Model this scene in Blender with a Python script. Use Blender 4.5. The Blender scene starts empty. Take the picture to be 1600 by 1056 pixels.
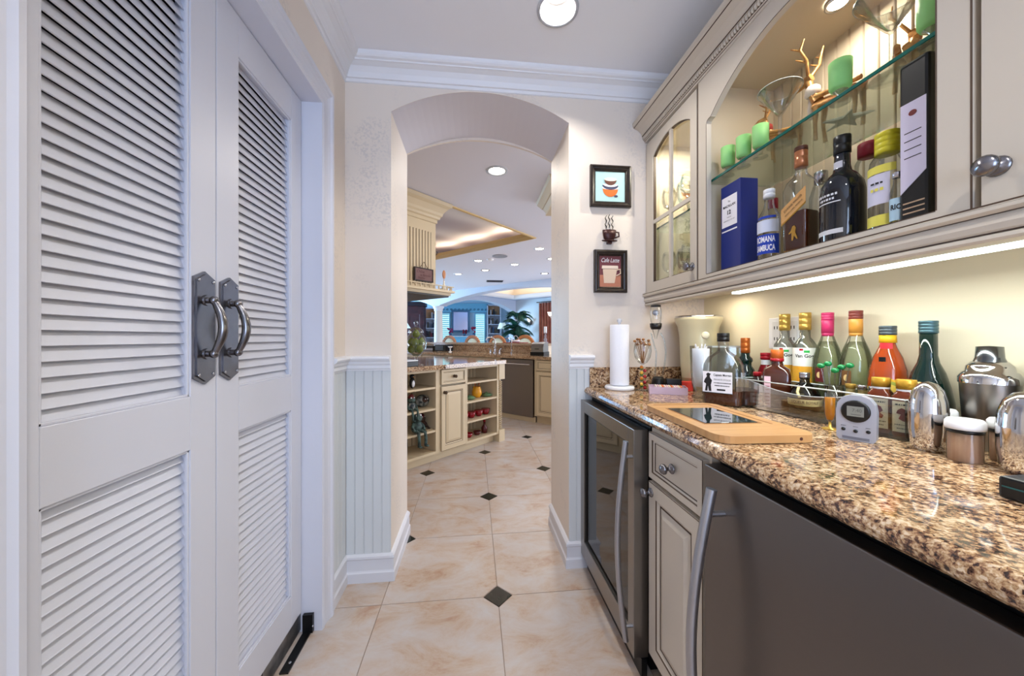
import bpy, bmesh, math, random
from mathutils import Vector, Matrix
random.seed(4)
C = bpy.context.scene.collection
PI = math.pi
S2 = math.sqrt(.5)

# ------------------------------------------------------------------ camera
cam_d = bpy.data.cameras.new('camera'); cam = bpy.data.objects.new('camera', cam_d); C.objects.link(cam)
cam_d.sensor_width = 36.0
cam_d.lens = 36.0 * 556 / 1600
cam_d.clip_start = .02
cam.location = (0, 0, 1.165)
cam.rotation_euler = (PI / 2, 0, -math.radians(6.06))
bpy.context.scene.camera = cam

# ------------------------------------------------------------------ world, exposure
sc = bpy.context.scene
sc.view_settings.view_transform = 'Standard'
sc.view_settings.look = 'None'
sc.view_settings.gamma = 1.0
sc.view_settings.use_curve_mapping = False
sc.view_settings.exposure = 0.0
wd = bpy.data.worlds.new('world'); sc.world = wd; wd.use_nodes = True
wd.node_tree.nodes['Background'].inputs[0].default_value = (.55, .72, 1, 1)
wd.node_tree.nodes['Background'].inputs[1].default_value = 1.0
sc.cycles.max_bounces = 10
sc.cycles.diffuse_bounces = 5
sc.cycles.glossy_bounces = 5
sc.cycles.transparent_max_bounces = 24
sc.cycles.sample_clamp_indirect = 4.0

def W(a, b, z=0):
    return ((a - b) * S2, (a + b) * S2, z)

def area(name, loc, rot, sx, sy, power, col=(1, 1, 1), shape='RECTANGLE', spread=None):
    l = bpy.data.lights.new(name, 'AREA'); l.shape = shape; l.size = sx
    if shape in ('RECTANGLE', 'ELLIPSE'): l.size_y = sy
    l.energy = power; l.color = col
    if spread: l.spread = spread
    o = bpy.data.objects.new(name, l); C.objects.link(o); o.location = loc; o.rotation_euler = rot
    return o
DAY = (.56, .70, 1.0)
WARM = (1.0, .84, .64)
# added or assumed daylight area lamps; only the pantry one stands at a built window
area('pantry_assumed_daylight', (.25, -1.93, 1.45), (PI / 2 + .5, 0, 0), 1.3, 1.5, 54, DAY)  # assumed window behind the viewpoint; lamp tilted up to brighten the ceiling
area('kitchen_fill_daylight', (5.2, 4.5, 1.3), (PI / 2, 0, PI / 2), 3.0, 1.8, 150, (.75, .84, 1))  # added lamp before a plain wall, brightens the kitchen
area('kitchen_assumed_daylight', W(1.0, 8.3, 1.4), (PI / 2, 0, -PI * 3 / 4), 3.0, 1.9, 130, DAY)  # assumed unseen source of blue light from the kitchen's left
area('dining_fill_daylight', W(8.9, 2.9, 1.4), (PI / 2, 0, PI / 4), 2.6, 1.9, 85, DAY)  # added lamp out of view, brightens the dining room
area('living_assumed_daylight', (-6.3, 13.0, 1.5), (PI / 2, 0, -PI / 2), 4.0, 2.2, 1050, (.40, .70, 1.0))  # assumed unseen source, fills the living room with blue daylight
# strip under the wall cabinets
area('cabinet_strip_light', (.985, .62, 1.322), (0, 0, 0), .03, 1.15, 4.6, (.95, 1, .95))

# ------------------------------------------------------------------ materials
def srgb(r, g, b):
    def f(c):
        c /= 255
        return c / 12.92 if c <= .04045 else ((c + .055) / 1.055) ** 2.4
    return (f(r), f(g), f(b), 1)

MATS = {}
def M(name, col=(200, 200, 200), rough=.5, metal=0, noise=None, bump=None, emit=None, coat=0, trans=0, ior=1.45, spec=.5, stretch=None):
    """noise=(scale, amount, second colour) mottles; bump=(scale, strength)"""
    if name in MATS: return MATS[name]
    m = bpy.data.materials.new(name); m.use_nodes = True; nt = m.node_tree
    p = nt.nodes['Principled BSDF']
    p.inputs['Base Color'].default_value = srgb(*col)
    p.inputs['Roughness'].default_value = rough; p.inputs['Metallic'].default_value = metal
    p.inputs['Coat Weight'].default_value = coat; p.inputs['Transmission Weight'].default_value = trans
    p.inputs['IOR'].default_value = ior; p.inputs['Specular IOR Level'].default_value = spec
    if emit:
        p.inputs['Emission Color'].default_value = srgb(*emit[0]); p.inputs['Emission Strength'].default_value = emit[1]
    if noise or bump:
        tc = nt.nodes.new('ShaderNodeTexCoord'); mp = nt.nodes.new('ShaderNodeMapping')
        nt.links.new(tc.outputs['Object'], mp.inputs[0])
        if stretch: mp.inputs['Scale'].default_value = stretch
    if noise:
        n = nt.nodes.new('ShaderNodeTexNoise'); n.inputs['Scale'].default_value = noise[0]; n.inputs['Detail'].default_value = 6
        nt.links.new(mp.outputs[0], n.inputs['Vector'])
        r = nt.nodes.new('ShaderNodeValToRGB'); r.color_ramp.elements[0].position = .5 - noise[1]; r.color_ramp.elements[1].position = .5 + noise[1]
        r.color_ramp.elements[0].color = srgb(*col); r.color_ramp.elements[1].color = srgb(*noise[2])
        nt.links.new(n.outputs[0], r.inputs[0]); nt.links.new(r.outputs[0], p.inputs['Base Color'])
    if bump:
        n2 = nt.nodes.new('ShaderNodeTexNoise'); n2.inputs['Scale'].default_value = bump[0]; n2.inputs['Detail'].default_value = 4
        nt.links.new(mp.outputs[0], n2.inputs['Vector'])
        b = nt.nodes.new('ShaderNodeBump'); b.inputs['Strength'].default_value = bump[1]; b.inputs['Distance'].default_value = .004
        nt.links.new(n2.outputs[0], b.inputs['Height']); nt.links.new(b.outputs[0], p.inputs['Normal'])
    MATS[name] = m
    return m

def thin_glass(name, tint, edge=(120, 140, 135), refl=.75, rough=.03, body=.035):
    """thin-walled glass: clear face on, darker and mirror-like at its rims"""
    if name in MATS: return MATS[name]
    m = bpy.data.materials.new(name); m.use_nodes = True; nt = m.node_tree; nt.nodes.clear()
    out = nt.nodes.new('ShaderNodeOutputMaterial'); tr = nt.nodes.new('ShaderNodeBsdfTransparent'); gl = nt.nodes.new('ShaderNodeBsdfGlossy')
    mx = nt.nodes.new('ShaderNodeMixShader'); lw = nt.nodes.new('ShaderNodeLayerWeight'); lw.inputs['Blend'].default_value = .5 - .18
    pw = nt.nodes.new('ShaderNodeMath'); pw.operation = 'POWER'; pw.inputs[1].default_value = 3.0
    cr = nt.nodes.new('ShaderNodeMixRGB'); cr.inputs[1].default_value = srgb(*tint); cr.inputs[2].default_value = srgb(*edge)
    nt.links.new(lw.outputs['Facing'], pw.inputs[0]); nt.links.new(pw.outputs[0], cr.inputs[0]); nt.links.new(cr.outputs[0], tr.inputs[0])
    gl.inputs['Roughness'].default_value = rough
    mr = nt.nodes.new('ShaderNodeMapRange'); mr.inputs[3].default_value = body; mr.inputs[4].default_value = refl
    nt.links.new(lw.outputs['Fresnel'], mr.inputs[0]); nt.links.new(mr.outputs[0], mx.inputs[0])
    nt.links.new(tr.outputs[0], mx.inputs[1]); nt.links.new(gl.outputs[0], mx.inputs[2]); nt.links.new(mx.outputs[0], out.inputs[0])
    MATS[name] = m
    return m

def granite(name):
    m = bpy.data.materials.new(name); m.use_nodes = True; nt = m.node_tree; p = nt.nodes['Principled BSDF']
    tc = nt.nodes.new('ShaderNodeTexCoord')
    v = nt.nodes.new('ShaderNodeTexVoronoi'); v.inputs['Scale'].default_value = 230; v.inputs['Randomness'].default_value = 1
    n = nt.nodes.new('ShaderNodeTexNoise'); n.inputs['Scale'].default_value = 100; n.inputs['Detail'].default_value = 6; n.inputs['Roughness'].default_value = .65
    n3 = nt.nodes.new('ShaderNodeTexNoise'); n3.inputs['Scale'].default_value = 20; n3.inputs['Detail'].default_value = 3
    for q in (v, n, n3): nt.links.new(tc.outputs['Object'], q.inputs['Vector'])
    mth = nt.nodes.new('ShaderNodeMath'); mth.operation = 'MULTIPLY_ADD'; mth.inputs[1].default_value = .17
    sep = nt.nodes.new('ShaderNodeSeparateColor'); nt.links.new(v.outputs['Color'], sep.inputs[0])
    nt.links.new(sep.outputs[0], mth.inputs[0]); nt.links.new(n.outputs[0], mth.inputs[2])
    m2 = nt.nodes.new('ShaderNodeMath'); m2.operation = 'MULTIPLY_ADD'; m2.inputs[1].default_value = .30
    nt.links.new(n3.outputs[0], m2.inputs[0]); nt.links.new(mth.outputs[0], m2.inputs[2])
    r = nt.nodes.new('ShaderNodeValToRGB'); e = r.color_ramp.elements
    e[0].position = .575; e[0].color = srgb(38, 28, 26)
    e[1].position = .88; e[1].color = srgb(214, 192, 164)
    for pos, col in ((.635, (84, 58, 46)), (.685, (130, 94, 70)), (.74, (168, 132, 96)), (.80, (192, 160, 122))):
        k = e.new(pos); k.color = srgb(*col)
    nt.links.new(m2.outputs[0], r.inputs[0]); nt.links.new(r.outputs[0], p.inputs['Base Color'])
    p.inputs['Roughness'].default_value = .07; p.inputs['Specular IOR Level'].default_value = .6
    MATS[name] = m
    return m

def tile_mat(name):
    m = bpy.data.materials.new(name); m.use_nodes = True; nt = m.node_tree; p = nt.nodes['Principled BSDF']
    tc = nt.nodes.new('ShaderNodeTexCoord'); oi = nt.nodes.new('ShaderNodeObjectInfo')
    ad = nt.nodes.new('ShaderNodeVectorMath'); ad.operation = 'ADD'
    sc_ = nt.nodes.new('ShaderNodeVectorMath'); sc_.operation = 'SCALE'; sc_.inputs['Scale'].default_value = 37
    cb = nt.nodes.new('ShaderNodeCombineXYZ'); nt.links.new(oi.outputs['Random'], cb.inputs[0]); nt.links.new(oi.outputs['Random'], cb.inputs[1])
    nt.links.new(cb.outputs[0], sc_.inputs[0]); nt.links.new(tc.outputs['Object'], ad.inputs[0]); nt.links.new(sc_.outputs[0], ad.inputs[1])
    mp = nt.nodes.new('ShaderNodeMapping'); mp.inputs['Scale'].default_value = (1, 1.7, 1); mp.inputs['Rotation'].default_value = (0, 0, .6)
    nt.links.new(ad.outputs[0], mp.inputs[0])
    n = nt.nodes.new('ShaderNodeTexNoise'); n.inputs['Scale'].default_value = 4.6; n.inputs['Detail'].default_value = 10; n.inputs['Roughness'].default_value = .70; n.inputs['Distortion'].default_value = .45
    nt.links.new(mp.outputs[0], n.inputs['Vector'])
    r = nt.nodes.new('ShaderNodeValToRGB'); e = r.color_ramp.elements
    e[0].position = .32; e[0].color = srgb(176, 142, 118); e[1].position = .68; e[1].color = srgb(196, 190, 187)
    for pos, col in ((.43, (190, 168, 149)), (.53, (194, 180, 170))):
        k = e.new(pos); k.color = srgb(*col)
    nt.links.new(n.outputs[0], r.inputs[0]); nt.links.new(r.outputs[0], p.inputs['Base Color'])
    p.inputs['Roughness'].default_value = .32
    b = nt.nodes.new('ShaderNodeBump'); b.inputs['Strength'].default_value = .12; b.inputs['Distance'].default_value = .003
    nt.links.new(n.outputs[0], b.inputs['Height']); nt.links.new(b.outputs[0], p.inputs['Normal'])
    MATS[name] = m
    return m

def wallpaper(name, base, fleck):
    m = bpy.data.materials.new(name); m.use_nodes = True; nt = m.node_tree; p = nt.nodes['Principled BSDF']
    tc = nt.nodes.new('ShaderNodeTexCoord')
    v = nt.nodes.new('ShaderNodeTexNoise'); v.inputs['Scale'].default_value = 4.2; v.inputs['Detail'].default_value = 2
    n = nt.nodes.new('ShaderNodeTexNoise'); n.inputs['Scale'].default_value = 95; n.inputs['Detail'].default_value = 3
    for q in (v, n): nt.links.new(tc.outputs['Object'], q.inputs['Vector'])
    r1 = nt.nodes.new('ShaderNodeValToRGB'); r1.color_ramp.elements[0].position = .54; r1.color_ramp.elements[1].position = .66
    r2 = nt.nodes.new('ShaderNodeValToRGB'); r2.color_ramp.elements[0].position = .48; r2.color_ramp.elements[1].position = .60
    nt.links.new(v.outputs[0], r1.inputs[0]); nt.links.new(n.outputs[0], r2.inputs[0])
    mu = nt.nodes.new('ShaderNodeMath'); mu.operation = 'MULTIPLY'; nt.links.new(r1.outputs[0], mu.inputs[0]); nt.links.new(r2.outputs[0], mu.inputs[1])
    mx = nt.nodes.new('ShaderNodeMixRGB'); mx.inputs[1].default_value = srgb(*base); mx.inputs[2].default_value = srgb(*fleck)
    nt.links.new(mu.outputs[0], mx.inputs[0]); nt.links.new(mx.outputs[0], p.inputs['Base Color'])
    p.inputs['Roughness'].default_value = .55
    b = nt.nodes.new('ShaderNodeBump'); b.inputs['Strength'].default_value = .10; b.inputs['Distance'].default_value = .002
    nt.links.new(n.outputs[0], b.inputs['Height']); nt.links.new(b.outputs[0], p.inputs['Normal'])
    MATS[name] = m
    return m

door_white = M('door_white', (213, 214, 224), .38)
trim_white = M('trim_white', (228, 228, 232), .4)
ceil_white = M('ceiling_white', (236, 237, 243), .7)
wall_cream = wallpaper('wall_cream', (226, 214, 202), (212, 202, 194))
kitchen_wall = M('kitchen_wall', (226, 210, 186), .7)
bead_paint = M('bead_paint', (209, 212, 214), .45)
base_white = M('base_white', (214, 214, 220), .4)
tile_m = tile_mat('travertine_tile')
tile_black = M('black_inset', (20, 22, 18), .18, noise=(30, .2, (44, 46, 38)))
grout = M('grout', (158, 138, 122), .8)
gran = granite('granite')
cab = M('cabinet_cream', (198, 188, 174), .38)
cab_in = M('cabinet_inside', (206, 192, 168), .5)
kcab = M('kitchen_cabinet', (206, 186, 152), .42)
glaze = M('brown_glaze', (74, 54, 38), .5)
steel = M('stainless', (150, 146, 142), .30, 1, bump=(60, .06), stretch=(1, 1, .02))
steel_dk = M('dark_stainless', (118, 112, 108), .34, 1, bump=(60, .05), stretch=(.02, 1, 1))
chrome = M('chrome', (205, 205, 208), .08, 1)
pewter = M('pewter', (136, 134, 138), .24, 1, noise=(40, .3, (120, 118, 122)))
black = M('black_plastic', (14, 14, 15), .35)
black_gloss = M('black_gloss', (8, 9, 11), .06)
dark_void = M('dark_inside', (22, 20, 20), .8)
white_pl = M('white_plastic', (235, 235, 238), .35)
grey_pl = M('silver_plastic', (168, 172, 186), .35, .3)
gold = M('gold', (214, 168, 84), .25, 1)
paper = M('label_paper', (232, 230, 236), .6)
paper_txt = M('label_ink', (24, 22, 26), .6)
glass = thin_glass('clear_glass', (252, 253, 252), (188, 197, 194), refl=.65)
window_glass = thin_glass('pane_glass', (250, 252, 249), (236, 240, 234), refl=.5, body=.03)
shelf_glass = thin_glass('shelf_glass', (246, 252, 250), (222, 240, 234), refl=.6, body=.04)
shelf_edge = M('shelf_glass_edge', (18, 96, 84), .12)
cooler_glass = thin_glass('cooler_glass', (140, 134, 128), (40, 40, 40), refl=.8, body=.10)
acrylic = thin_glass('acrylic', (236, 240, 240), (190, 200, 202), refl=.8, body=.06)
lamp_on = M('lamp_on', (255, 250, 240), .5, emit=((255, 246, 228), 14))
strip_on = M('strip_on', (250, 255, 250), .5, emit=((235, 255, 240), 5))
frost_green = M('frosted_green', (158, 222, 140), .55, trans=.3, spec=.3)
wood_board = M('bamboo', (204, 158, 104), .34, noise=(6, .25, (180, 130, 80)), stretch=(1, 9, 1))

# ------------------------------------------------------------------ mesh helpers
class MB:
    def __init__(s): s.v = []; s.f = []; s.m = []; s.s = []
    def add(s, vs, fs, m=0, sm=False):
        k = len(s.v); s.v += [tuple(p) for p in vs]
        for f in fs: s.f.append(tuple(i + k for i in f)); s.m.append(m); s.s.append(sm)
        return s
    def box(s, x0, x1, y0, y1, z0, z1, m=0):
        vs = [(x, y, z) for x in (x0, x1) for y in (y0, y1) for z in (z0, z1)]
        return s.add(vs, [(0, 1, 3, 2), (4, 6, 7, 5), (0, 4, 5, 1), (2, 3, 7, 6), (0, 2, 6, 4), (1, 5, 7, 3)], m)
    def prism(s, poly, axis, d0, d1, m=0, sm=False):
        def P(p, d):
            u, w = p
            return (d, u, w) if axis == 'x' else (u, d, w) if axis == 'y' else (u, w, d)
        n = len(poly); vs = [P(p, d0) for p in poly] + [P(p, d1) for p in poly]
        s.add(vs, [tuple(range(n)), tuple(range(2 * n - 1, n - 1, -1))], m)
        return s.add(vs, [(i, (i + 1) % n, n + (i + 1) % n, n + i) for i in range(n)], m, sm)
    def cyl(s, p0, p1, r0, r1=None, n=14, m=0, caps=True, sm=True):
        r1 = r0 if r1 is None else r1
        p0 = Vector(p0); p1 = Vector(p1); d = (p1 - p0).normalized()
        u = d.orthogonal().normalized(); w = d.cross(u)
        vs = []
        for p, r in ((p0, r0), (p1, r1)):
            for i in range(n):
                a = 2 * PI * i / n; vs.append(p + u * (r * math.cos(a)) + w * (r * math.sin(a)))
        s.add(vs, [(i, (i + 1) % n, n + (i + 1) % n, n + i) for i in range(n)], m, sm)
        if caps: s.add(vs, [tuple(range(n - 1, -1, -1)), tuple(range(n, 2 * n))], m)
        return s
    def lathe(s, prof, n=20, c=(0, 0, 0), m=0, sm=True, a0=0, a1=2 * PI):
        full = abs(a1 - a0 - 2 * PI) < 1e-6; k = n if full else n + 1; vs = []
        for r, z in prof:
            for i in range(k):
                a = a0 + (a1 - a0) * i / n
                vs.append((c[0] + r * math.cos(a), c[1] + r * math.sin(a), c[2] + z))
        fs = []
        for j in range(len(prof) - 1):
            for i in range(n):
                i2 = (i + 1) % k
                fs.append((j * k + i, j * k + i2, (j + 1) * k + i2, (j + 1) * k + i))
        s.add(vs, fs, m, sm)
        if full:
            if prof[0][0] > 1e-4: s.add(vs[:k], [tuple(range(k - 1, -1, -1))], m)
            if prof[-1][0] > 1e-4 and prof[-1][1] != prof[0][1]: s.add(vs[-k:], [tuple(range(k))], m)
        return s
    def shell(s, prof, n=20, c=(0, 0, 0), m=0):
        """lathe without end caps"""
        p2 = list(prof); k = n; vs = []
        for r, z in p2:
            for i in range(k):
                a = 2 * PI * i / k; vs.append((c[0] + r * math.cos(a), c[1] + r * math.sin(a), c[2] + z))
        fs = [(j * k + i, j * k + (i + 1) % k, (j + 1) * k + (i + 1) % k, (j + 1) * k + i) for j in range(len(p2) - 1) for i in range(k)]
        return s.add(vs, fs, m, True)
    def tube(s, pts, r, n=8, m=0):
        pts = [Vector(p) for p in pts]; rs = r if isinstance(r, (list, tuple)) else [r] * len(pts); vs = []; u = None
        for i, p in enumerate(pts):
            d = (pts[min(i + 1, len(pts) - 1)] - pts[max(i - 1, 0)]).normalized()
            if u is None: u = d.orthogonal().normalized()
            u = (u - d * u.dot(d)).normalized(); w = d.cross(u)
            for k in range(n):
                a = 2 * PI * k / n; vs.append(p + (u * math.cos(a) + w * math.sin(a)) * rs[i])
        L = len(pts)
        s.add(vs, [(j * n + k, j * n + (k + 1) % n, (j + 1) * n + (k + 1) % n, (j + 1) * n + k) for j in range(L - 1) for k in range(n)], m, True)
        return s.add(vs, [tuple(range(n - 1, -1, -1)), tuple(range((L - 1) * n, L * n))], m)
    def loft(s, secs, n=28, m=0, sm=True):
        """secs: (z, half x, half y, squareness exponent)"""
        vs = []
        for z, hx, hy, e in secs:
            for i in range(n):
                a = 2 * PI * (i + .5) / n; ca, sa = math.cos(a), math.sin(a)
                vs.append((hx * math.copysign(abs(ca) ** (2 / e), ca), hy * math.copysign(abs(sa) ** (2 / e), sa), z))
        L = len(secs)
        s.add(vs, [(j * n + i, j * n + (i + 1) % n, (j + 1) * n + (i + 1) % n, (j + 1) * n + i) for j in range(L - 1) for i in range(n)], m, sm)
        return s.add(vs, [tuple(range(n - 1, -1, -1)), tuple(range((L - 1) * n, L * n))], m)
    def ball(s, c, r, n=12, m=0, k=8):
        rx, ry, rz = r if isinstance(r, (tuple, list)) else (r, r, r); vs = []
        for j in range(1, k):
            t = PI * j / k
            for i in range(n):
                a = 2 * PI * i / n; vs.append((c[0] + rx * math.sin(t) * math.cos(a), c[1] + ry * math.sin(t) * math.sin(a), c[2] - rz * math.cos(t)))
        b = len(vs); vs += [(c[0], c[1], c[2] - rz), (c[0], c[1], c[2] + rz)]
        fs = [(j * n + i, j * n + (i + 1) % n, (j + 1) * n + (i + 1) % n, (j + 1) * n + i) for j in range(k - 2) for i in range(n)]
        fs += [(b, (i + 1) % n, i) for i in range(n)] + [(b + 1, (k - 2) * n + i, (k - 2) * n + (i + 1) % n) for i in range(n)]
        return s.add(vs, fs, m, True)
    def stepped(s, x0, x1, z0, z1, prof, ms=None, cap=0):
        """rings of a panelled front that faces -y: prof = [(inset, y)...], one material per ring"""
        R = []
        for i, y in prof: R.append([(x0 + i, y, z0 + i), (x1 - i, y, z0 + i), (x1 - i, y, z1 - i), (x0 + i, y, z1 - i)])
        for k in range(len(R) - 1):
            s.add(R[k] + R[k + 1], [(i, (i + 1) % 4, 4 + (i + 1) % 4, 4 + i) for i in range(4)], (ms[k] if ms else 0))
        if cap is not None: s.add(R[-1], [(0, 1, 2, 3)], cap)
        return s
    def quadring(s, inner, outer, m=0):
        n = len(inner); return s.add(list(inner) + list(outer), [(i, (i + 1) % n, n + (i + 1) % n, n + i) for i in range(n)], m)
    def move(s, dx=0, dy=0, dz=0):
        s.v = [(x + dx, y + dy, z + dz) for x, y, z in s.v]; return s
    def xf(s, mat):
        s.v = [tuple(mat @ Vector(p)) for p in s.v]; return s
    def mesh(s, name, mats):
        me = bpy.data.meshes.new(name); me.from_pydata(s.v, [], s.f)
        for m in (mats if isinstance(mats, (list, tuple)) else [mats]): me.materials.append(m)
        me.polygons.foreach_set('material_index', s.m); me.polygons.foreach_set('use_smooth', s.s)
        me.update()
        bm = bmesh.new(); bm.from_mesh(me); bmesh.ops.recalc_face_normals(bm, faces=bm.faces); bm.to_mesh(me); bm.free()
        return me
    def build(s, name, mats, parent=None, loc=None, rot=None, bevel=None, kind=None):
        o = bpy.data.objects.new(name, s.mesh(name, mats)); C.objects.link(o)
        if parent is not None: o.parent = parent
        if loc: o.location = loc
        if rot is not None: o.rotation_euler = rot if isinstance(rot, (tuple, list)) else (0, 0, rot)
        if bevel:
            b = o.modifiers.new('bevel', 'BEVEL'); b.width = bevel; b.segments = 2; b.limit_method = 'ANGLE'; b.angle_limit = .6
        if kind: o['kind'] = kind
        return o

def tag(o, label, cat, group=None):
    o['label'] = label; o['category'] = cat
    if group: o['group'] = group
    return o
def thing(name, label, cat, loc=(0, 0, 0), rz=0, group=None):
    o = bpy.data.objects.new(name, None); C.objects.link(o); o.empty_display_size = .05
    o.location = loc; o.rotation_euler = (0, 0, rz)
    return tag(o, label, cat, group)
def put(src_mesh, name, parent=None, loc=(0, 0, 0), rot=None):
    o = bpy.data.objects.new(name, src_mesh); C.objects.link(o)
    if parent is not None: o.parent = parent
    o.location = loc
    if rot is not None: o.rotation_euler = rot if isinstance(rot, (tuple, list)) else (0, 0, rot)
    return o
def dup(root, loc, rz, label=None, group=None):
    r = root.copy(); C.objects.link(r); r.location = loc; r.rotation_euler = (0, 0, rz)
    if label: r['label'] = label
    if group: r['group'] = group
    for ch in list(root.children):
        c = ch.copy(); C.objects.link(c); c.parent = r
        for g in list(ch.children):
            d = g.copy(); C.objects.link(d); d.parent = c
    return r
def text(name, body, mat, parent, width, loc, height=None, wrap=0, rot=None, bold=.0, shear=0, depth=.0004, plane='front'):
    """flat lettering that faces -y, centred at loc, scaled to a width (and height); wrap = radius of a bottle it follows"""
    cu = bpy.data.curves.new(name, 'FONT'); cu.body = body; cu.align_x = 'CENTER'; cu.align_y = 'CENTER'; cu.offset = bold; cu.shear = shear
    cu.resolution_u = 3
    t = bpy.data.objects.new(name, cu); C.objects.link(t)
    bpy.context.view_layer.update()
    me = bpy.data.meshes.new_from_object(t.evaluated_get(bpy.context.evaluated_depsgraph_get()))
    bpy.data.objects.remove(t)
    xs = [v.co.x for v in me.vertices]; ys = [v.co.y for v in me.vertices]
    k = width / (max(xs) - min(xs)); kz = height / (max(ys) - min(ys)) if height else k
    mx = (max(xs) + min(xs)) / 2; my = (max(ys) + min(ys)) / 2
    for v in me.vertices:
        x, z = (v.co.x - mx) * k, (v.co.y - my) * kz
        if wrap: v.co = (wrap * math.sin(x / wrap), -wrap * math.cos(x / wrap), z)
        elif plane == 'up': v.co = (x, z, 0)
        else: v.co = (x, -depth, z)
    me.materials.clear(); me.materials.append(mat); me.name = name
    o = bpy.data.objects.new(name, me); C.objects.link(o); o.parent = parent; o.location = loc
    if rot is not None: o.rotation_euler = rot
    return o
def struct(o): o['kind'] = 'structure'; return o
def arc(cx, cz, r, a0, a1, n):
    return [(cx + r * math.cos(a0 + (a1 - a0) * i / n), cz + r * math.sin(a0 + (a1 - a0) * i / n)) for i in range(n + 1)]
def arch_pts(x0, x1, zs, zc, n=20):
    """a segmental arch from (x0, zs) over the crown zc to (x1, zs)"""
    w = (x1 - x0) / 2; h = zc - zs; r = (w * w + h * h) / (2 * h); cx = (x0 + x1) / 2; cz = zc - r
    t = math.asin(w / r)
    return [(cx + r * math.sin(-t + 2 * t * i / n), cz + r * math.cos(-t + 2 * t * i / n)) for i in range(n + 1)]

# ------------------------------------------------------------------ room shell
YB, YF = 1.775, 2.19          # pantry face and kitchen face of the arched wall
HC = 2.485                    # pantry ceiling
KC = 2.55                     # kitchen ceiling
XL, XR = -.615, 1.216

# floor slab with separate tiles on it
AX, AY, T = .1064, 1.605, .5094
I0, I1, J0, J1 = -4, 4, -6, 11     # tile columns, rows
fx0, fx1, fy0, fy1 = AX + I0 * T, AX + (I1 + 1) * T, AY + J0 * T, AY + (J1 + 1) * T
fl = MB()
fl.box(fx0, fx1, fy0, fy1, -.05, -.003, 1)
for a in ((-12, fx0, -3, 22), (fx1, 12, -3, 22), (fx0, fx1, fy1, 22)): fl.box(a[0], a[1], a[2], a[3], -.05, 0, 0)
floor = struct(fl.build('floor', [tile_m, grout]))
g = .0016; cl = .066; h = T / 2
def tile_mesh(odd):
    e = h - g
    if odd: poly = [(-e, -e), (e - cl, -e), (e, -e + cl), (e, e), (-e + cl, e), (-e, e - cl)]
    else: poly = [(-e + cl, -e), (e, -e), (e, e - cl), (e - cl, e), (-e, e), (-e, -e + cl)]
    return MB().prism(poly, 'z', -.004, 0).mesh('tile', tile_m)
tms = (tile_mesh(0), tile_mesh(1))
dm = MB().prism([(cl - .003, 0), (0, cl - .003), (-cl + .003, 0), (0, -cl + .003)], 'z', -.004, 0).mesh('inset_tile', tile_black)
for i in range(I0, I1 + 1):
    for j in range(J0, J1 + 1):
        put(tms[(i + j) % 2], 'tile', floor, (AX + (i + .5) * T, AY + (j + .5) * T, 0))
        if (i + j) % 2 == 0 and i > I0 and j > J0: put(dm, 'inset_tile', floor, (AX + i * T, AY + j * T, 0))

# pantry walls
OX0, OX1 = -.40, .48          # arched opening
arch = arch_pts(OX0, OX1, 2.262, 2.385, 24)
poly = [(-4.4, 0), (OX0, 0)] + arch + [(OX1, 0), (4.4, 0), (4.4, 2.75), (-4.4, 2.75)]
wb = MB()
half = len(arch) // 2
# left pier + right pier + spandrel, each convex enough to fill cleanly
wb.box(-4.4, OX0, YB, YF, 0, 2.75); wb.box(OX1, 5.35, YB, YF, 0, 2.75)
for k in range(len(arch) - 1):
    (xa, za), (xb, zb) = arch[k], arch[k + 1]
    wb.prism([(xa, za), (xb, zb), (xb, 2.75), (xa, 2.75)], 'y', YB, YF)
    wb.add([(xa, YB + .001, za - .0006), (xb, YB + .001, zb - .0006), (xb, YF - .016, zb - .0006), (xa, YF - .016, za - .0006)], [(0, 1, 2, 3)], 1)
low = arch_pts(OX0, OX1, 2.262, 2.368, 24)
for k in range(len(arch) - 1): wb.prism([low[k], low[k + 1], (low[k + 1][0], low[k + 1][1] + .04), (low[k][0], low[k][1] + .04)], 'y', YF - .015, YF + .001)
wb2 = MB()   # one skin, no inner faces
wb2.v = wb.v; wb2.f = wb.f; wb2.m = wb.m; wb2.s = wb.s
wall_back = struct(wb2.build('wall_back', [wall_cream, M('arch_soffit', (212, 208, 214), .6)]))
DY0, DY1, DZ = .553, 1.491, 2.103      # closet door opening in the left wall
wl = MB().box(XL - .12, XL, DY1 + .012, YB, 0, 2.6).box(XL - .12, XL, -2.0, DY0 - .018, 0, 2.6).box(XL - .12, XL, DY0 - .018, DY1 + .012, DZ + .01, 2.6)
wall_left = struct(wl.build('wall_left', wall_cream))
wall_right = struct(MB().box(XR, XR + .12, -2.0, YB, 0, 2.6).build('wall_right', M('wall_yellow_cream', (228, 218, 192), .6, bump=(30, .15))))
wr = MB().box(-.8, -.42, -2.12, -2.0, 0, 2.6).box(.92, 1.4, -2.12, -2.0, 0, 2.6).box(-.42, .92, -2.12, -2.0, 0, .66).box(-.42, .92, -2.12, -2.0, 2.24, 2.6)
struct(wr.build('wall_rear', wall_cream))
wn = struct(MB().stepped(-.46, .96, .62, 2.28, [(0, 0), (0, .03), (.07, .03), (.07, 0)], None, None).box(.235, .265, 0, .03, .69, 2.21).box(-.39, .89, 0, .03, 1.43, 1.47).build('window_1', trim_white, None, (0, -2.02, 0)))  # assumed window behind the viewpoint, built for the blue daylight
MB().box(-.40, .90, .012, .016, .68, 2.22).build('pane', window_glass, wn)
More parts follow.
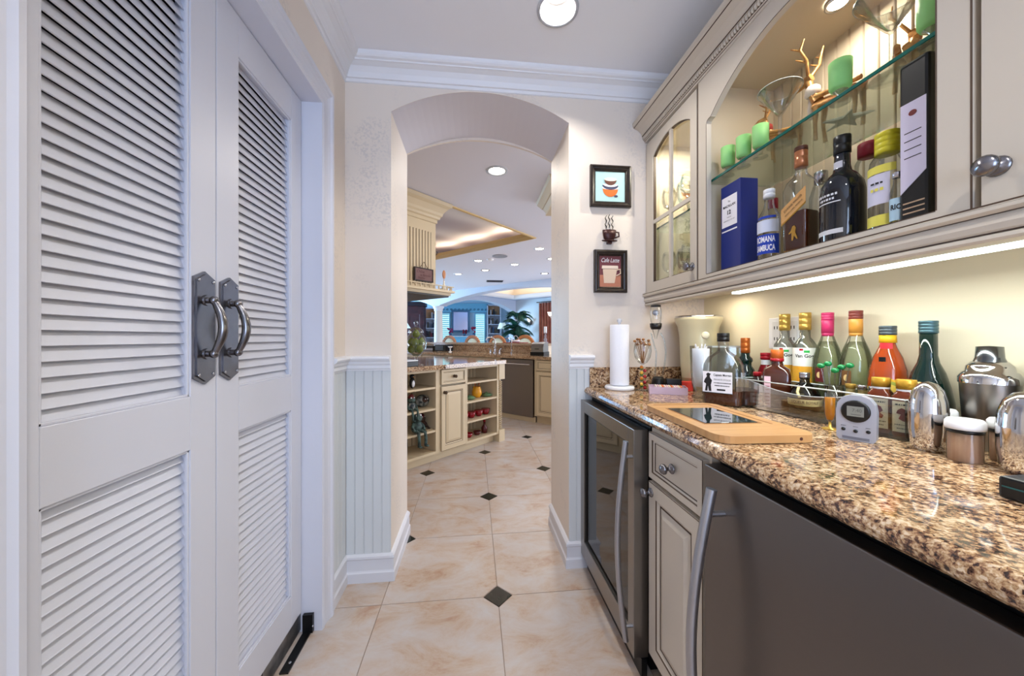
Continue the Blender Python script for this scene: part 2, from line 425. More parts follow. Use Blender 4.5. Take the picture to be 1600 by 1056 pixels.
struct(MB().box(XL - .6, XL - .5, DY0 - .3, DY1 + .3, 0, 2.6).box(XL - .5, XL - .12, DY0 - .3, DY0 - .2, 0, 2.6).box(XL - .5, XL - .12, DY1 + .2, DY1 + .28, 0, 2.6).build('wall_closet', M('closet_dark', (60, 62, 72), .8)))

# pantry ceiling with holes for two recessed lamps
LIGHTS = [(.333, 1.40), (.333, -.35)]
pc = MB(); R = .066
def holed(mb, x0, x1, y0, y1, cx, cy, r, z, n=32, m=0):
    ci = [(cx + r * math.cos(2 * PI * i / n), cy + r * math.sin(2 * PI * i / n), z) for i in range(n)]
    ou = []
    for i in range(n):
        ca, sa = math.cos(2 * PI * i / n), math.sin(2 * PI * i / n)
        t = min(((x1 - cx) / ca if ca > 1e-6 else (x0 - cx) / ca if ca < -1e-6 else 9), ((y1 - cy) / sa if sa > 1e-6 else (y0 - cy) / sa if sa < -1e-6 else 9))
        ou.append((cx + ca * t, cy + sa * t, z))
    mb.quadring(ci, ou, m)
    for X, Y in ((x0, y0), (x1, y0), (x1, y1), (x0, y1)):
        q = sorted(ou, key=lambda p: (p[0] - X) ** 2 + (p[1] - Y) ** 2)[:4]
        a = min((p for p in ou if abs(p[0] - X) < 1e-6), key=lambda p: abs(p[1] - Y)); b = min((p for p in ou if abs(p[1] - Y) < 1e-6), key=lambda p: abs(p[0] - X))
        mb.add([(X, Y, z), a, b], [(0, 1, 2)], m)
for lx, ly in LIGHTS: holed(pc, lx - .15, lx + .15, ly - .15, ly + .15, lx, ly, R, HC)
Q = [(XL - .1, .183, -2.1, 2.0), (.483, XR + .1, -2.1, 2.0), (.183, .483, -2.1, -.5), (.183, .483, -.2, 1.25), (.183, .483, 1.55, 2.0)]
for x0, x1, y0, y1 in Q: pc.add([(x0, y0, HC), (x1, y0, HC), (x1, y1, HC), (x0, y1, HC)], [(0, 1, 2, 3)])
pc.box(XL - .1, XR + .1, -2.1, 2.0, HC + .14, HC + .16)
struct(pc.build('ceiling', ceil_white))
def recessed(loc, label, R, power, col=(1, .96, .90), deep=.06):
    t = thing('recessed_light', label, 'light', loc)
    MB().shell([(R + .012, -.001), (R + .011, -.006), (R + .002, -.008), (R - .004, -.003), (R - .004, .002)], 32).build('trim_ring', M('lamp_trim', (190, 192, 198), .3), t)
    MB().shell([(R - .004, .0), (R - .014, deep * .6), (R - .02, deep)], 28).build('reflector', M('lamp_reflector', (235, 235, 235), .25), t)
    MB().lathe([(.0005, deep * .80), (R * .42, deep * .84), (R * .50, deep * .93), (R * .45, deep * .99)], 24).build('bulb', lamp_on, t)
    if power: area('recessed_lamp', (loc[0], loc[1], loc[2] + .044), (0, 0, 0), R * .7, R * .7, power, col, 'DISK')
    return t
recessed((LIGHTS[0][0], LIGHTS[0][1], HC), 'recessed round ceiling lamp at the top edge, in the near room before the arch', R + .006, 9)
recessed((LIGHTS[1][0], LIGHTS[1][1], HC), 'added recessed round ceiling lamp overhead, unseen behind the viewpoint', R + .006, 14)  # added lamp out of view, lights the near room

# crown moulding, one run per wall, mitred at the corner
CP = [(0, 2.388), (.006, 2.390), (.010, 2.402), (.017, 2.404), (.019, 2.410), (.026, 2.425), (.040, 2.444), (.060, 2.453), (.066, 2.454), (.068, 2.459), (.078, 2.463), (.084, 2.470), (.086, 2.477), (.090, 2.4845), (0, 2.4845)]
cm = MB(); n = len(CP)
cm.add([(XL + p, -2.0, z) for p, z in CP] + [(XL + p, YB - p, z) for p, z in CP], [(i, (i + 1) % n, n + (i + 1) % n, n + i) for i in range(n)], 0)
struct(cm.build('trim_1', trim_white))
cm = MB()
cm.add([(XL + p, YB - p, z) for p, z in CP] + [(XR, YB - p, z) for p, z in CP], [(i, (i + 1) % n, n + (i + 1) % n, n + i) for i in range(n)], 0)
struct(cm.build('trim_2', trim_white))

# baseboards (profile: distance from the wall, height)
BP = [(0, 0), (.020, 0), (.020, .045), (.016, .050), (.014, .055), (.013, .105), (.018, .112), (.017, .122), (.008, .130), (0, .134)]
def run(pts, prof, closed=False):
    """moulding along a floor path; pts = [(x, y)], the wall lies on the left of the path"""
    mb = MB(); rings = []; N = len(pts)
    for i, (x, y) in enumerate(pts):
        d0 = Vector(pts[i]) - Vector(pts[i - 1]) if i else Vector(pts[1]) - Vector(pts[0])
        d1 = Vector(pts[i + 1]) - Vector(pts[i]) if i < N - 1 else d0
        n0 = Vector((d0.y, -d0.x)).normalized(); n1 = Vector((d1.y, -d1.x)).normalized()
        b = (n0 + n1).normalized(); b /= max(.3, b.dot(n0))
        rings.append([(x + b.x * p, y + b.y * p, z) for p, z in prof])
    k = len(prof)
    for i in range(N - 1):
        mb.add(rings[i] + rings[i + 1], [(j, (j + 1) % k, k + (j + 1) % k, k + j) for j in range(k)])
    mb.add(rings[0], [tuple(range(k))]); mb.add(rings[-1], [tuple(range(k))])
    return mb
struct(run([(XL, 1.578), (XL, YB), (OX0, YB), (OX0, YF - .005)], BP).build('baseboard_left', base_white))
struct(run([(OX1, YF - .005), (OX1, YB), (.60, YB)], BP).build('baseboard_right', base_white))
# chair rail
RP = [(0, 1.008), (.010, 1.008), (.012, 1.016), (.018, 1.020), (.017, 1.034), (.024, 1.042), (.026, 1.052), (.036, 1.060), (.040, 1.068), (.037, 1.077), (0, 1.080)]
struct(run([(XL, 1.578), (XL, YB), (OX0, YB)], RP).build('trim_3', trim_white))
struct(run([(OX1, YB), (.605, YB)], RP).build('trim_4', trim_white))
# beadboard planks
def planks(x0, x1, n, z0, z1, parent, axis):
    w = (x1 - x0) / n
    for k in range(n):
        a, b = x0 + k * w, x0 + (k + 1) * w; q = .0025
        poly = [(a, 0), (a, -.003), (a + q, -.006), (b - q * 2.2, -.006), (b - q * 1.6, -.0045), (b - q * .9, -.006), (b - q * .3, -.005), (b, -.002), (b, 0)]
        if axis == 'x': mb = MB().prism([(u, YB + d - .0005) for u, d in poly], 'z', z0, z1)
        else: mb = MB().prism([(XL - d + .0005, u) for u, d in poly], 'z', z0, z1)
        mb.build('plank', bead_paint, parent)
planks(XL + .006, OX0, 5, .13, 1.01, wall_back, 'x')
planks(1.578, YB - .006, 4, .13, 1.01, wall_left, 'y')
planks(OX1, .60, 3, .13, 1.01, wall_back, 'x')

# ------------------------------------------------------------------ door casing (trim) and the closet doors
CS = [(0, 0), (0, .012), (.012, .016), (.022, .013), (.045, .015), (.062, .020), (.068, .026), (.082, .027), (.088, .020), (.088, 0)]
cs = MB()
def casing(y0, y1, zt):
    r = []
    for p, d in CS: r.append([(XL + d, y1 + p, 0), (XL + d, y1 + p, zt + p), (XL + d, y0 - p, zt + p), (XL + d, y0 - p, 0)])
    for k in range(len(CS) - 1):
        cs.add(r[k] + r[k + 1], [(i, i + 1, 5 + i, 4 + i) for i in range(3)])
casing(DY0 - .004, DY1, DZ)
cs.box(XL - .119, XL + .0005, DY1 + .0003, DY1 + .010, 0, DZ + .009).box(XL - .119, XL + .0005, DY0 - .017, DY0 - .0043, 0, DZ + .009).box(XL - .119, XL + .0005, DY0 - .004, DY1, DZ + .0003, DZ + .009)
struct(cs.build('trim_5', door_white))
XD = -.68
slat = MB().prism([(-.0070, .0130), (-.0050, .0146), (.0050, -.0115), (.0062, -.0135), (.0045, -.0146), (-.0070, .0105)], 'y', 0, .300)
# louvre blade: low edge to the room, high edge to the closet
slat_me = slat.mesh('slat', door_white)
PT = .0262
def leaf(name, y0, y1, lo, hi, label, hy, knob_side):
    t = struct(bpy.data.objects.new(name, None)); C.objects.link(t); t.location = (XD, y0, 0)
    z0, z1 = .082, 2.100; w = y1 - y0; th = .035
    L0, L1 = lo - y0, hi - y0
    b = MB()
    b.box(-th, 0, .0015, L0, z0, z1).box(-th, 0, L1, w - .0015, z0, z1)
    for a, c in ((z0, .199), (.895, 1.024), (1.981, z1)): b.box(-th, 0, L0, L1, a, c)
    for a, c in ((.199, .895), (1.024, 1.981)):   # small stop moulding round each louvre field
        for (u, v, p, q) in ((L0, L0 + .006, a, c), (L1 - .006, L1, a, c), (L0, L1, a, a + .006), (L0, L1, c - .006, c)):
            b.box(-.010, -.003, u, v, p, q)
    b.build('door_frame', door_white, t, bevel=.0015)
    for a, c in ((.199, .895), (1.024, 1.981)):
        k = int(round((c - a) / PT)); p = (c - a) / k
        for i in range(k):
            o = put(slat_me, 'slat', t, (-.020, L0, a + (i + .5) * p)); o.scale = (1, (L1 - L0) / .300, 1)
    # handle set
    pl = MB(); hx = .0; pz0, pz1 = 1.048, 1.333; wv = .036
    out = [(-wv, pz0 + .018), (-wv * .55, pz0 + .010), (0, pz0), (wv * .55, pz0 + .010), (wv, pz0 + .018), (wv, pz1 - .018), (wv * .55, pz1 - .010), (0, pz1), (-wv * .55, pz1 - .010), (-wv, pz1 - .018)]
    pl.prism([(hy - y0 + u, z) for u, z in out], 'x', 0, .005)
    hp = pl.prism([(hy - y0 + u * .82, 1.19 + (z - 1.19) * .95) for u, z in out], 'x', .005, .008).build('handle_plate', pewter, t, bevel=.0012)
    cy = hy - y0
    for dy in (-1, 1):
        for zz in (pz0 + .025, pz1 - .025): MB().ball((.009, cy + dy * .024, zz), (.002, .004, .004), 8, 0, 4).build('screw', chrome, hp)
    hb = MB()
    for zz, sg in ((1.125, -1), (1.26, 1)):
        hb.cyl((.008, cy, zz), (.012, cy, zz), .014, .013, 16).cyl((.012, cy, zz), (.024, cy, zz), .008, .007, 12)
        hb.ball((.026, cy, zz), (.011, .011, .011), 12)
    pts = [(.026 + .022 * math.sin(PI * i / 12), cy, 1.125 + .135 * i / 12) for i in range(13)]
    hb.tube(pts, [.0075 + .0035 * math.sin(PI * i / 12) for i in range(13)], 10)
    hb.build('handle', pewter, t)
    return t
leaf('door_1', .553, 1.021, .635, .935, None, .974, 1)
d2 = leaf('door_2', 1.021, 1.489, 1.111, 1.410, None, 1.066, -1)
kp = MB().box(-.036, -.002, .215, .466, .012, .082).build('kick_plate', M('kick_steel', (170, 168, 166), .32, .9, noise=(25, .2, (110, 110, 112))), d2, bevel=.001)
br = thing('door_bracket', 'small black metal floor bracket at the foot of the white closet door casing', 'bracket', (-.655, 1.478, 0))
MB().box(-.016, .022, -.002, .012, .004, .075).build('upright_plate', black, br)
MB().box(-.016, .014, -.17, .012, 0, .006).build('floor_plate', black, br)
MB().ball((.022, .0, .03), (.003, .004, .004), 8).build('screw', chrome, br); MB().ball((.0, -.13, .006), (.006, .006, .002), 8).build('screw', chrome, br)

# ------------------------------------------------------------------ right side: base units, worktop, wall units
RZ = -PI / 2
def knob(parent, x, z, y=0, r=.015, mat=None):
    k = MB().lathe([(.0005, 0), (r, .0), (r, .002), (r * .8, .005), (.006, .007), (.005, .014), (.008, .018), (r, .023), (r * 1.02, .028), (r * .8, .034), (.0005, .037)], 18)
    k.xf(Matrix.Translation((x, y, z)) @ Matrix.Rotation(PI / 2, 4, 'X'))
    return k.build('knob', mat or pewter, parent)
DOORP = [(0, .019), (0, .001), (.0025, 0), (.046, 0), (.049, .003), (.055, .006), (.058, .009), (.064, .009), (.084, .002), (.087, .001)]
DOORM = [0, 1, 0, 1, 0, 0, 1, 0, 0]
DRAWP = [(0, .019), (0, .001), (.0025, 0), (.022, 0), (.0245, .004), (.030, .006), (.033, .008), (.036, .008)]
DRAWM = [0, 1, 0, 1, 0, 1, 0]
def panel(parent, name, x0, x1, z0, z1, prof=DOORP, ms=DOORM, mats=None, y=0):
    mb = MB().stepped(x0, x1, z0, z1, prof, ms, 0).move(0, y, 0)
    return mb.build(name, mats or [cab, glaze], parent)

# base cabinet
t = thing('base_cabinet', 'narrow cream glazed base cabinet with one drawer over one door, between the two steel appliances', 'cabinet', (.60, 1.150, 0), RZ)
MB().box(0, .018, .0, .60, .10, .873).box(.287, .305, .0, .60, .10, .873).box(.018, .287, .58, .60, .10, .873).box(.018, .287, 0, .58, .10, .118).box(.018, .287, 0, .02, .845, .873).box(.018, .287, 0, .02, .68, .70).build('carcass', [cab], t)
MB().box(0, .305, .05, .07, 0, .10).build('toe_kick', M('toe_kick', (120, 104, 84), .6), t)
d = panel(t, 'drawer', .012, .296, .700, .852, DRAWP, DRAWM, y=-.019); knob(d, .154, .778, -.019)
d = panel(t, 'door', .012, .296, .112, .688, y=-.019); knob(d, .030, .655, -.019)

# wine cooler
hsteel = M('handle_steel', (176, 178, 186), .3, 1)
t = thing('wine_cooler', 'stainless steel wine cooler with a dark glass door and bowed handle, by the back wall', 'wine cooler', (.54, 1.766, 0), RZ)
b = MB().box(0, .018, .06, .62, .03, .86).box(.587, .605, .06, .62, .03, .86).box(.018, .587, .60, .62, .03, .86).box(.018, .587, .06, .60, .84, .86).box(.018, .587, .06, .60, .03, .09)
b.build('carcass', black, t)
f = MB()
for a in ((0, .052, .073, .852), (.558, .605, .073, .852), (.052, .558, .073, .155), (.052, .558, .797, .852)): f.box(a[0], a[1], 0, .052, a[2], a[3])
df = f.build('door', steel, t, bevel=.002)
MB().box(.052, .558, .012, .018, .155, .797).build('glass_pane', cooler_glass, df)
MB().stepped(.050, .560, .153, .799, [(0, .003), (.006, .004), (.010, .011)], None, None).build('gasket', black, df)
wf = M('shelf_beech', (196, 160, 118), .5)
shm = MB().box(.03, .575, .085, .105, 0, .028)
sh_me = shm.mesh('shelf_front', wf)
rm = MB()
for k in range(12): rm.cyl((.05 + k * .045, .10, .01), (.05 + k * .045, .55, .01), .0025, n=6)
rack_me = rm.mesh('wire_rack', chrome)
for k in range(6):
    s_ = put(sh_me, 'shelf', t, (0, 0, .155 + k * .108)); put(rack_me, 'wire_rack', s_)
hb = MB(); N = 16
pts = [(.591, -.022 - .030 * math.sin(PI * i / N), .125 + .685 * i / N) for i in range(N + 1)]
hb.tube(pts, .0095, 12)
for z in (.175, .757): hb.cyl((.591, .001, z), (.591, -.030, z), .006, n=10)
hb.build('handle', hsteel, df)
MB().box(.004, .601, .03, .05, .0, .065).build('toe_grille', black, t)

# undercounter refrigerator
t = thing('undercounter_refrigerator', 'large plain stainless steel undercounter refrigerator with bowed bar handle, nearest the viewer', 'refrigerator', (.57, .834, 0), RZ)
MB().box(0, .607, .045, .60, .02, .862).build('carcass', black, t)
df = MB().box(.004, .605, 0, .040, .075, .853).build('door', steel_dk, t, bevel=.003)
pts = [(.073, -.030 - .050 * math.sin(PI * i / N) , .10 + .72 * i / N) for i in range(N + 1)]
hb = MB().tube(pts, .0115, 12)
for z in (.15, .762): hb.cyl((.073, .001, z), (.073, -.040, z), .0065, n=10)
hb.build('handle', hsteel, df)
MB().box(.004, .601, .06, .08, .0, .07).build('toe_grille', black, t)
t = thing('base_cabinet', 'cream glazed base cabinet, nearer than the refrigerator and outside the picture', 'cabinet', (.60, .222, 0), RZ)
MB().box(0, 1.30, .0, .60, .10, .873).box(0, 1.30, .05, .6, 0, .10).build('carcass', [cab], t)
panel(t, 'door', .012, .64, .112, .852, y=-.019); panel(t, 'door', .655, 1.288, .112, .852, y=-.019)

# worktop
e = [(.58, .875), (.572, .877), (.564, .884), (.560, .895), (.564, .906), (.572, .913), (.58, .915), (XR, .915), (XR, .875)]
wt = MB().prism(e, 'y', -1.08, YB)
o = wt.build('granite_worktop', gran, bevel=None)
for p in o.data.polygons:
    p.use_smooth = False
tag(o, 'long speckled brown granite worktop with rounded front edge under the bottles', 'worktop')
o = MB().box(.585, XR, YB - .019, YB, .9152, 1.015).build('granite_upstand', gran, bevel=.002)
tag(o, 'low speckled granite upstand against the back wall, behind the paper towels', 'upstand')

# wall cabinets
X0U = .89
def carcass(t, w, z0, z1, name='carcass'):
    b = MB()
    b.box(0, .016, .02, .325, z0, z1).box(w - .016, w, .02, .325, z0, z1).box(.016, w - .016, .02, .325, z0, z0 + .018).box(.016, w - .016, .02, .325, z1 - .018, z1)
    c = b.build(name, cab_in, t)
    n = int(round((w - .032) / .042)); p = (w - .032) / n
    me = MB().prism([(0, 0), (0, -.006), (.002, -.009), (p - .006, -.009), (p - .004, -.006), (p - .0025, -.009), (p - .001, -.003), (p, 0)], 'z', z0 + .018, z1 - .018).mesh('plank', cab_in)
    for k in range(n): put(me, 'plank', c, (.016 + k * p, .325, 0))
    return c
ZB, ZT = 1.385, 2.183
def glass_door(t, w, hx0, hx1, knobx, mull=True):
    x0, x1 = .010, w - .008
    zb, zs, zc = 1.445, 2.072, 2.122
    f = MB().box(x0, hx0, 0, .02, 1.397, 2.168).box(hx1, x1, 0, .02, 1.397, 2.168).box(hx0, hx1, 0, .02, 1.397, zb)
    ap = arch_pts(hx0, hx1, zs, zc, 16)
    for k in range(16):
        (a, za), (b, zb2) = ap[k], ap[k + 1]; f.prism([(a, za), (b, zb2), (b, 2.168), (a, 2.168)], 'y', 0, .02)
    d = f.build('door', cab, t)
    gl = MB(); q = .003   # dark glaze in the rim of the light
    for (a, b_, c_, e_) in ((hx0, hx0 + q, zb, zs), (hx1 - q, hx1, zb, zs), (hx0, hx1, zb, zb + q)): gl.box(a, b_, .004, .016, c_, e_)
    for k in range(16):
        (a, za), (b, zb2) = ap[k], ap[k + 1]; gl.prism([(a, za - q), (b, zb2 - q), (b, zb2), (a, za)], 'y', .004, .016)
    gl.build('glazed_rim', glaze, d)
    if mull:
        mx = (hx0 + hx1) / 2
        MB().box(mx - .009, mx + .009, .002, .012, zb, zc - .001).box(hx0, hx1, .003, .012, 1.737, 1.755).build('muntin', cab, d)
    MB().box(hx0 - .004, hx1 + .004, .0165, .0185, zb - .004, zc + .01).build('glass_pane', window_glass, d)
    knob(d, knobx, 1.458, 0, .017)
    return d
# far unit, behind a glass door
t = thing('wall_cabinet', 'cream wall cabinet with small four-pane arched glass door, at the back wall', 'cabinet', (X0U, YB - .001, 0), RZ)
carcass(t, .436, ZB, ZT)
glass_door(t, .436, .075, .385, .398)
s_ = MB().box(.018, .418, .03, .30, 1.712, 1.719).build('glass_shelf', shelf_glass, t)
MB().box(.018, .418, .026, .030, 1.712, 1.719).build('shelf_edge', shelf_edge, s_)
# open arched unit
t = thing('wall_cabinet', 'open cream wall cabinet with a wide arched front and lit bottles inside', 'cabinet', (X0U, 1.338, 0), RZ)
carcass(t, .790, ZB, ZT)
f = MB(); wB = .790; xa, xb = .053, .738
f.box(0, xa, 0, .02, ZB, ZT).box(xb, wB, 0, .02, ZB, ZT).box(xa, xb, 0, .02, ZB, 1.412)
ap = [(xa, 1.990), (xa + .004, 1.998), (xa + .012, 2.002), (xa + .026, 2.003)] + arch_pts(xa + .028, xb - .028, 2.006, 2.122, 24) + [(xb - .026, 2.003), (xb - .012, 2.002), (xb - .004, 1.998), (xb, 1.990)]
for k in range(len(ap) - 1):
    (a, za), (b, zb2) = ap[k], ap[k + 1]; f.prism([(a, za), (b, zb2), (b, ZT), (a, ZT)], 'y', 0, .02)
ff = f.build('face_frame', cab, t)
gl = MB()
for k in range(len(ap) - 1):
    (a, za), (b, zb2) = ap[k], ap[k + 1]; gl.prism([(a, za), (b, zb2), (b, zb2 + .0022), (a, za + .0022)], 'y', -.0006, .0)
gl.box(xa - .0022, xa, -.0006, 0, 1.412, 1.990).box(xb, xb + .0022, -.0006, 0, 1.412, 1.990).box(xa, xb, -.0006, 0, 1.410, 1.412)
gl.box(.0, .003, -.0006, 0, ZB, ZT).box(wB - .003, wB, -.0006, 0, ZB, ZT)
gl.build('glaze_line', glaze, ff)
s_ = MB().box(.018, .772, .034, .30, 1.774, 1.782).build('glass_shelf', shelf_glass, t)
MB().box(.018, .772, .030, .034, 1.774, 1.782).build('shelf_edge', shelf_edge, s_)
# near unit
t = thing('wall_cabinet', 'cream wall cabinet with a glass door and round knob, cut off by the right edge', 'cabinet', (X0U, .547, 0), RZ)
carcass(t, .62, ZB, ZT)
glass_door(t, .62, .066, .554, .030, False)
MB().box(.018, .60, .03, .30, 1.774, 1.782).build('glass_shelf', shelf_glass, t)
# puck lights in the cabinets
def puck(x, y, z, label, power, r=.032):
    t = thing('puck_light', label, 'light', (x, y, z))
    MB().shell([(r, -.001), (r, -.012), (r - .005, -.014), (r - .008, -.010)], 24).build('trim_ring', chrome, t)
    MB().lathe([(.0005, -.011), (r - .008, -.010), (r - .008, -.004)], 24).build('lens', lamp_on, t)
    area('puck_lamp', (x, y, z - .018), (0, 0, 0), r * 1.5, r, power, (1, .92, .78), 'DISK')
puck(1.07, .945, ZT - .019, 'small round cabinet light glowing above the deer figures on the glass shelf', 2.4)
puck(1.04, 1.56, ZT - .019, 'small round cabinet light inside the far glass-door cabinet', 8.0)
area('corner_fill_light', (1.04, 1.50, 1.36), (0, 0, 0), .22, .10, 1.1, (1, .88, .70))  # added, assumed lamp without a fixture, brightens the dim far corner
# crown over the wall cabinets
cr = [(.905, 2.181), (.886, 2.181), (.885, 2.189), (.880, 2.192), (.8785, 2.210), (.871, 2.213), (.868, 2.221), (.862, 2.231), (.849, 2.243), (.833, 2.250), (.826, 2.255), (.820, 2.261), (.817, 2.276), (.905, 2.276)]
t = thing('cabinet_crown', 'cream crown moulding with a rope bead along the top of the wall cabinets', 'moulding', (0, 0, 0))
MB().prism(cr, 'y', -1.0, YB - .001).build('crown_moulding', cab, t)
gl = MB()
for x, z in ((.8845, 2.190), (.870, 2.2135), (.8252, 2.2545)): gl.box(x - .0012, x + .0012, -1.0, YB - .002, z - .0012, z + .0012)
gl.build('glaze_line', glaze, t)
rp = MB(); y = -.2
rp.box(.8795, .882, -.2, YB - .002, 2.193, 2.209, 1)
while y < YB - .01:
    k = MB().ball((0, 0, 0), (.0080, .0042, .0092), 8, 0, 5); k.xf(Matrix.Translation((.8765, y, 2.2015)) @ Matrix.Rotation(.5, 4, 'X')); rp.add(k.v, k.f, 0, True); y += .0125
rp.build('rope_bead', [cab, glaze], t, kind='stuff')
lr = [(.93, 1.3925), (.880, 1.3925), (.8735, 1.388), (.8735, 1.382), (.879, 1.378), (.884, 1.376), (.8815, 1.370), (.8805, 1.360), (.884, 1.350), (.890, 1.3455), (.8855, 1.342), (.8845, 1.336), (.888, 1.3315), (.93, 1.3315), (.93, 1.345), (.906, 1.345), (.906, 1.384), (.93, 1.384)]
t = thing('light_rail', 'moulded cream light rail along the bottom of the wall cabinets', 'moulding')
MB().prism(lr[:14] + [(.93, 1.345), (.906, 1.345), (.906, 1.3845), (.93, 1.3845)], 'y', -1.0, YB - .001).build('moulding', cab, t)
gl = MB()
for x, z in ((.8745, 1.3925), (.883, 1.377), (.8885, 1.3457)): gl.box(x - .0014, x + .001, -1.0, YB - .002, z - .0012, z + .0012)
gl.build('glaze_line', glaze, t)
struct(MB().box(.925, XR, -.9, YB, 1.372, 1.384).build('trim_6', cab))
t = thing('strip_light', 'long glowing strip light under the wall cabinets', 'light', (.965, 0, 1.333))
MB().box(-.016, .016, -.6, 1.235, .008, .038).build('housing', white_pl, t)
MB().box(-.013, .013, -.59, 1.228, -.005, .008).build('diffuser', strip_on, t)
MB().tube([(0, 1.235, .02), (.02, 1.27, .012), (.06, 1.33, .018), (.12, 1.40, .03), (.20, 1.45, .036)], .003, 8).build('cord', black, t)

# ------------------------------------------------------------------ kitchen shell (turned 45 degrees: a runs right-away, b runs left-away)
R45 = PI / 4
def rect_holes(mb, a0, a1, b0, b1, hole, z, m=0):
    ha0, ha1, hb0, hb1 = hole
    for q in ((a0, ha0, b0, b1), (ha1, a1, b0, b1), (ha0, ha1, b0, hb0), (ha0, ha1, hb1, b1)):
        mb.add([(q[0], q[2], z), (q[1], q[2], z), (q[1], q[3], z), (q[0], q[3], z)], [(0, 1, 2, 3)], m)
KT = (.7, 4.0, 2.86, 5.0)      # kitchen tray in the ceiling
kc = MB(); rect_holes(kc, -2.5, 7.0, -4.5, 13, KT, KC)
a0, a1, b0, b1 = KT
# recess above the opening
kc.add([(a0, b0, KC), (a1, b0, KC), (a1, b1, KC), (a0, b1, KC), (a0, b0, KC + .05), (a1, b0, KC + .05), (a1, b1, KC + .05), (a0, b1, KC + .05)], [(0, 1, 5, 4), (1, 2, 6, 5), (2, 3, 7, 6), (3, 0, 4, 7)])
kc.build('ceiling', M('kitchen_ceiling', (222, 220, 228), .75), None, None, R45, kind='structure')
# painted cloud dome of the tray: wall + lid in a swirled finish
sw = bpy.data.materials.new('swirled_plaster'); sw.use_nodes = True; nt = sw.node_tree; p_ = nt.nodes['Principled BSDF']
tc = nt.nodes.new('ShaderNodeTexCoord'); wv = nt.nodes.new('ShaderNodeTexWave'); wv.wave_type = 'RINGS'; wv.inputs['Scale'].default_value = .55; wv.inputs['Distortion'].default_value = 7; wv.inputs['Detail'].default_value = 2; wv.inputs['Detail Scale'].default_value = .8
nt.links.new(tc.outputs['Object'], wv.inputs[0]); rr = nt.nodes.new('ShaderNodeValToRGB'); rr.color_ramp.elements[0].color = srgb(176, 160, 160); rr.color_ramp.elements[1].color = srgb(222, 212, 206)
nt.links.new(wv.outputs[0], rr.inputs[0]); nt.links.new(rr.outputs[0], p_.inputs[0]); p_.inputs['Roughness'].default_value = .5
o = .50
tr = MB().box(a0 - o, a1 + o, b0 - o, b1 + o, KC + .22, KC + .24)
for q in ((a0 - o - .02, a0 - o, b0 - o, b1 + o), (a1 + o, a1 + o + .02, b0 - o, b1 + o), (a0 - o, a1 + o, b0 - o - .02, b0 - o), (a0 - o, a1 + o, b1 + o, b1 + o + .02)):
    tr.box(q[0], q[1], q[2], q[3], KC + .04, KC + .23)
tr.build('tray_vault', sw, None, None, R45, kind='structure')
gt = MB()
TP = [(-.02, .0), (-.02, -.020), (.030, -.026), (.045, -.016), (.05, .010), (.075, .020), (.085, .045), (.09, .075), (.075, .075), (.06, .05), (.04, .03), (.0, .02)]
def ring_mould(prof, a0, a1, b0, b1, z):
    mb = MB(); rs = [[(a0 + p, b0 + p, z + q), (a1 - p, b0 + p, z + q), (a1 - p, b1 - p, z + q), (a0 + p, b1 - p, z + q)] for p, q in prof]
    for k in range(len(rs) - 1): mb.quadring(rs[k], rs[k + 1])
    return mb
TP = [(-.035, 0), (-.033, -.012), (-.01, -.016), (.0, -.004), (.006, .02), (.014, .03), (.018, .055), (.022, .075), (.010, .080)]
ring_mould(TP, a0, a1, b0, b1, KC).build('trim_7', M('tray_gold_trim', (204, 172, 116), .4), None, None, R45, kind='structure')
for q, sx, sy in (((a0 + a1) / 2, b1 + .04, 0), a1 - a0, .05), (((a1 + .04), (b0 + b1) / 2, 0), .05, b1 - b0):
    x, y, _ = W(q[0], q[1]); area('tray_cove_light', (x, y, KC + .10), (PI, 0, R45), sx, sy, 5.5, (1, .84, .66))

# arched headers on a column between kitchen, dining room and living room
hd_m = M('header_paint', (196, 200, 214), .6)
def header(name, axis, c0, c1, spans, ztop, zs, zc, zfoot_end=None, m=hd_m):
    """axis 'b': header plane a = c0..c1 running along b; axis 'a': plane b = c0..c1 running along a"""
    mb = MB()
    for kind, u0, u1 in spans:
        if kind == 'pier': pts = None; mb.prism([(u0, 0), (u1, 0), (u1, ztop), (u0, ztop)], 'x' if axis == 'b' else 'y', c0, c1)
        elif kind == 'cap': mb.prism([(u0, zs - .02), (u1, zs - .02), (u1, ztop), (u0, ztop)], 'x' if axis == 'b' else 'y', c0, c1)
        else:
            ap = arch_pts(u0, u1, zs, zc, 18)
            for k in range(18):
                (u, z), (u2, z2) = ap[k], ap[k + 1]; mb.prism([(u, z), (u2, z2), (u2, ztop), (u, ztop)], 'x' if axis == 'b' else 'y', c0, c1)
    return struct(mb.build(name, m, None, None, R45))
header('wall_kitchen', 'b', 7.0, 7.3, [('arch', 3.2, 8.48), ('cap', 8.48, 8.84), ('arch', 8.84, 12.0), ('pier', 12.0, 12.6), ('pier', 2.8, 3.2)], 2.9, 2.16, 2.44)
header('wall_divider', 'a', 8.45, 8.72, [('arch', 7.30, 10.60), ('pier', 10.60, 10.9)], 3.3, 2.16, 2.47)
x, y, _ = W(7.12, 8.67)
t = thing('column', 'round off-white column carrying the arches beyond the kitchen counter', 'column', (x, y, 0))
MB().lathe([(.13, 0.12), (.135, .6), (.132, 1.3), (.118, 2.02)], 28).build('shaft', M('column_paint', (222, 214, 206), .6), t)
MB().lathe([(.17, 0), (.17, .06), (.15, .08), (.155, .10), (.135, .12)], 28).build('base', trim_white, t)
MB().lathe([(.122, 2.0), (.135, 2.01), (.135, 2.03), (.125, 2.04), (.15, 2.08), (.165, 2.10), (.165, 2.14)], 28).build('capital', trim_white, t)

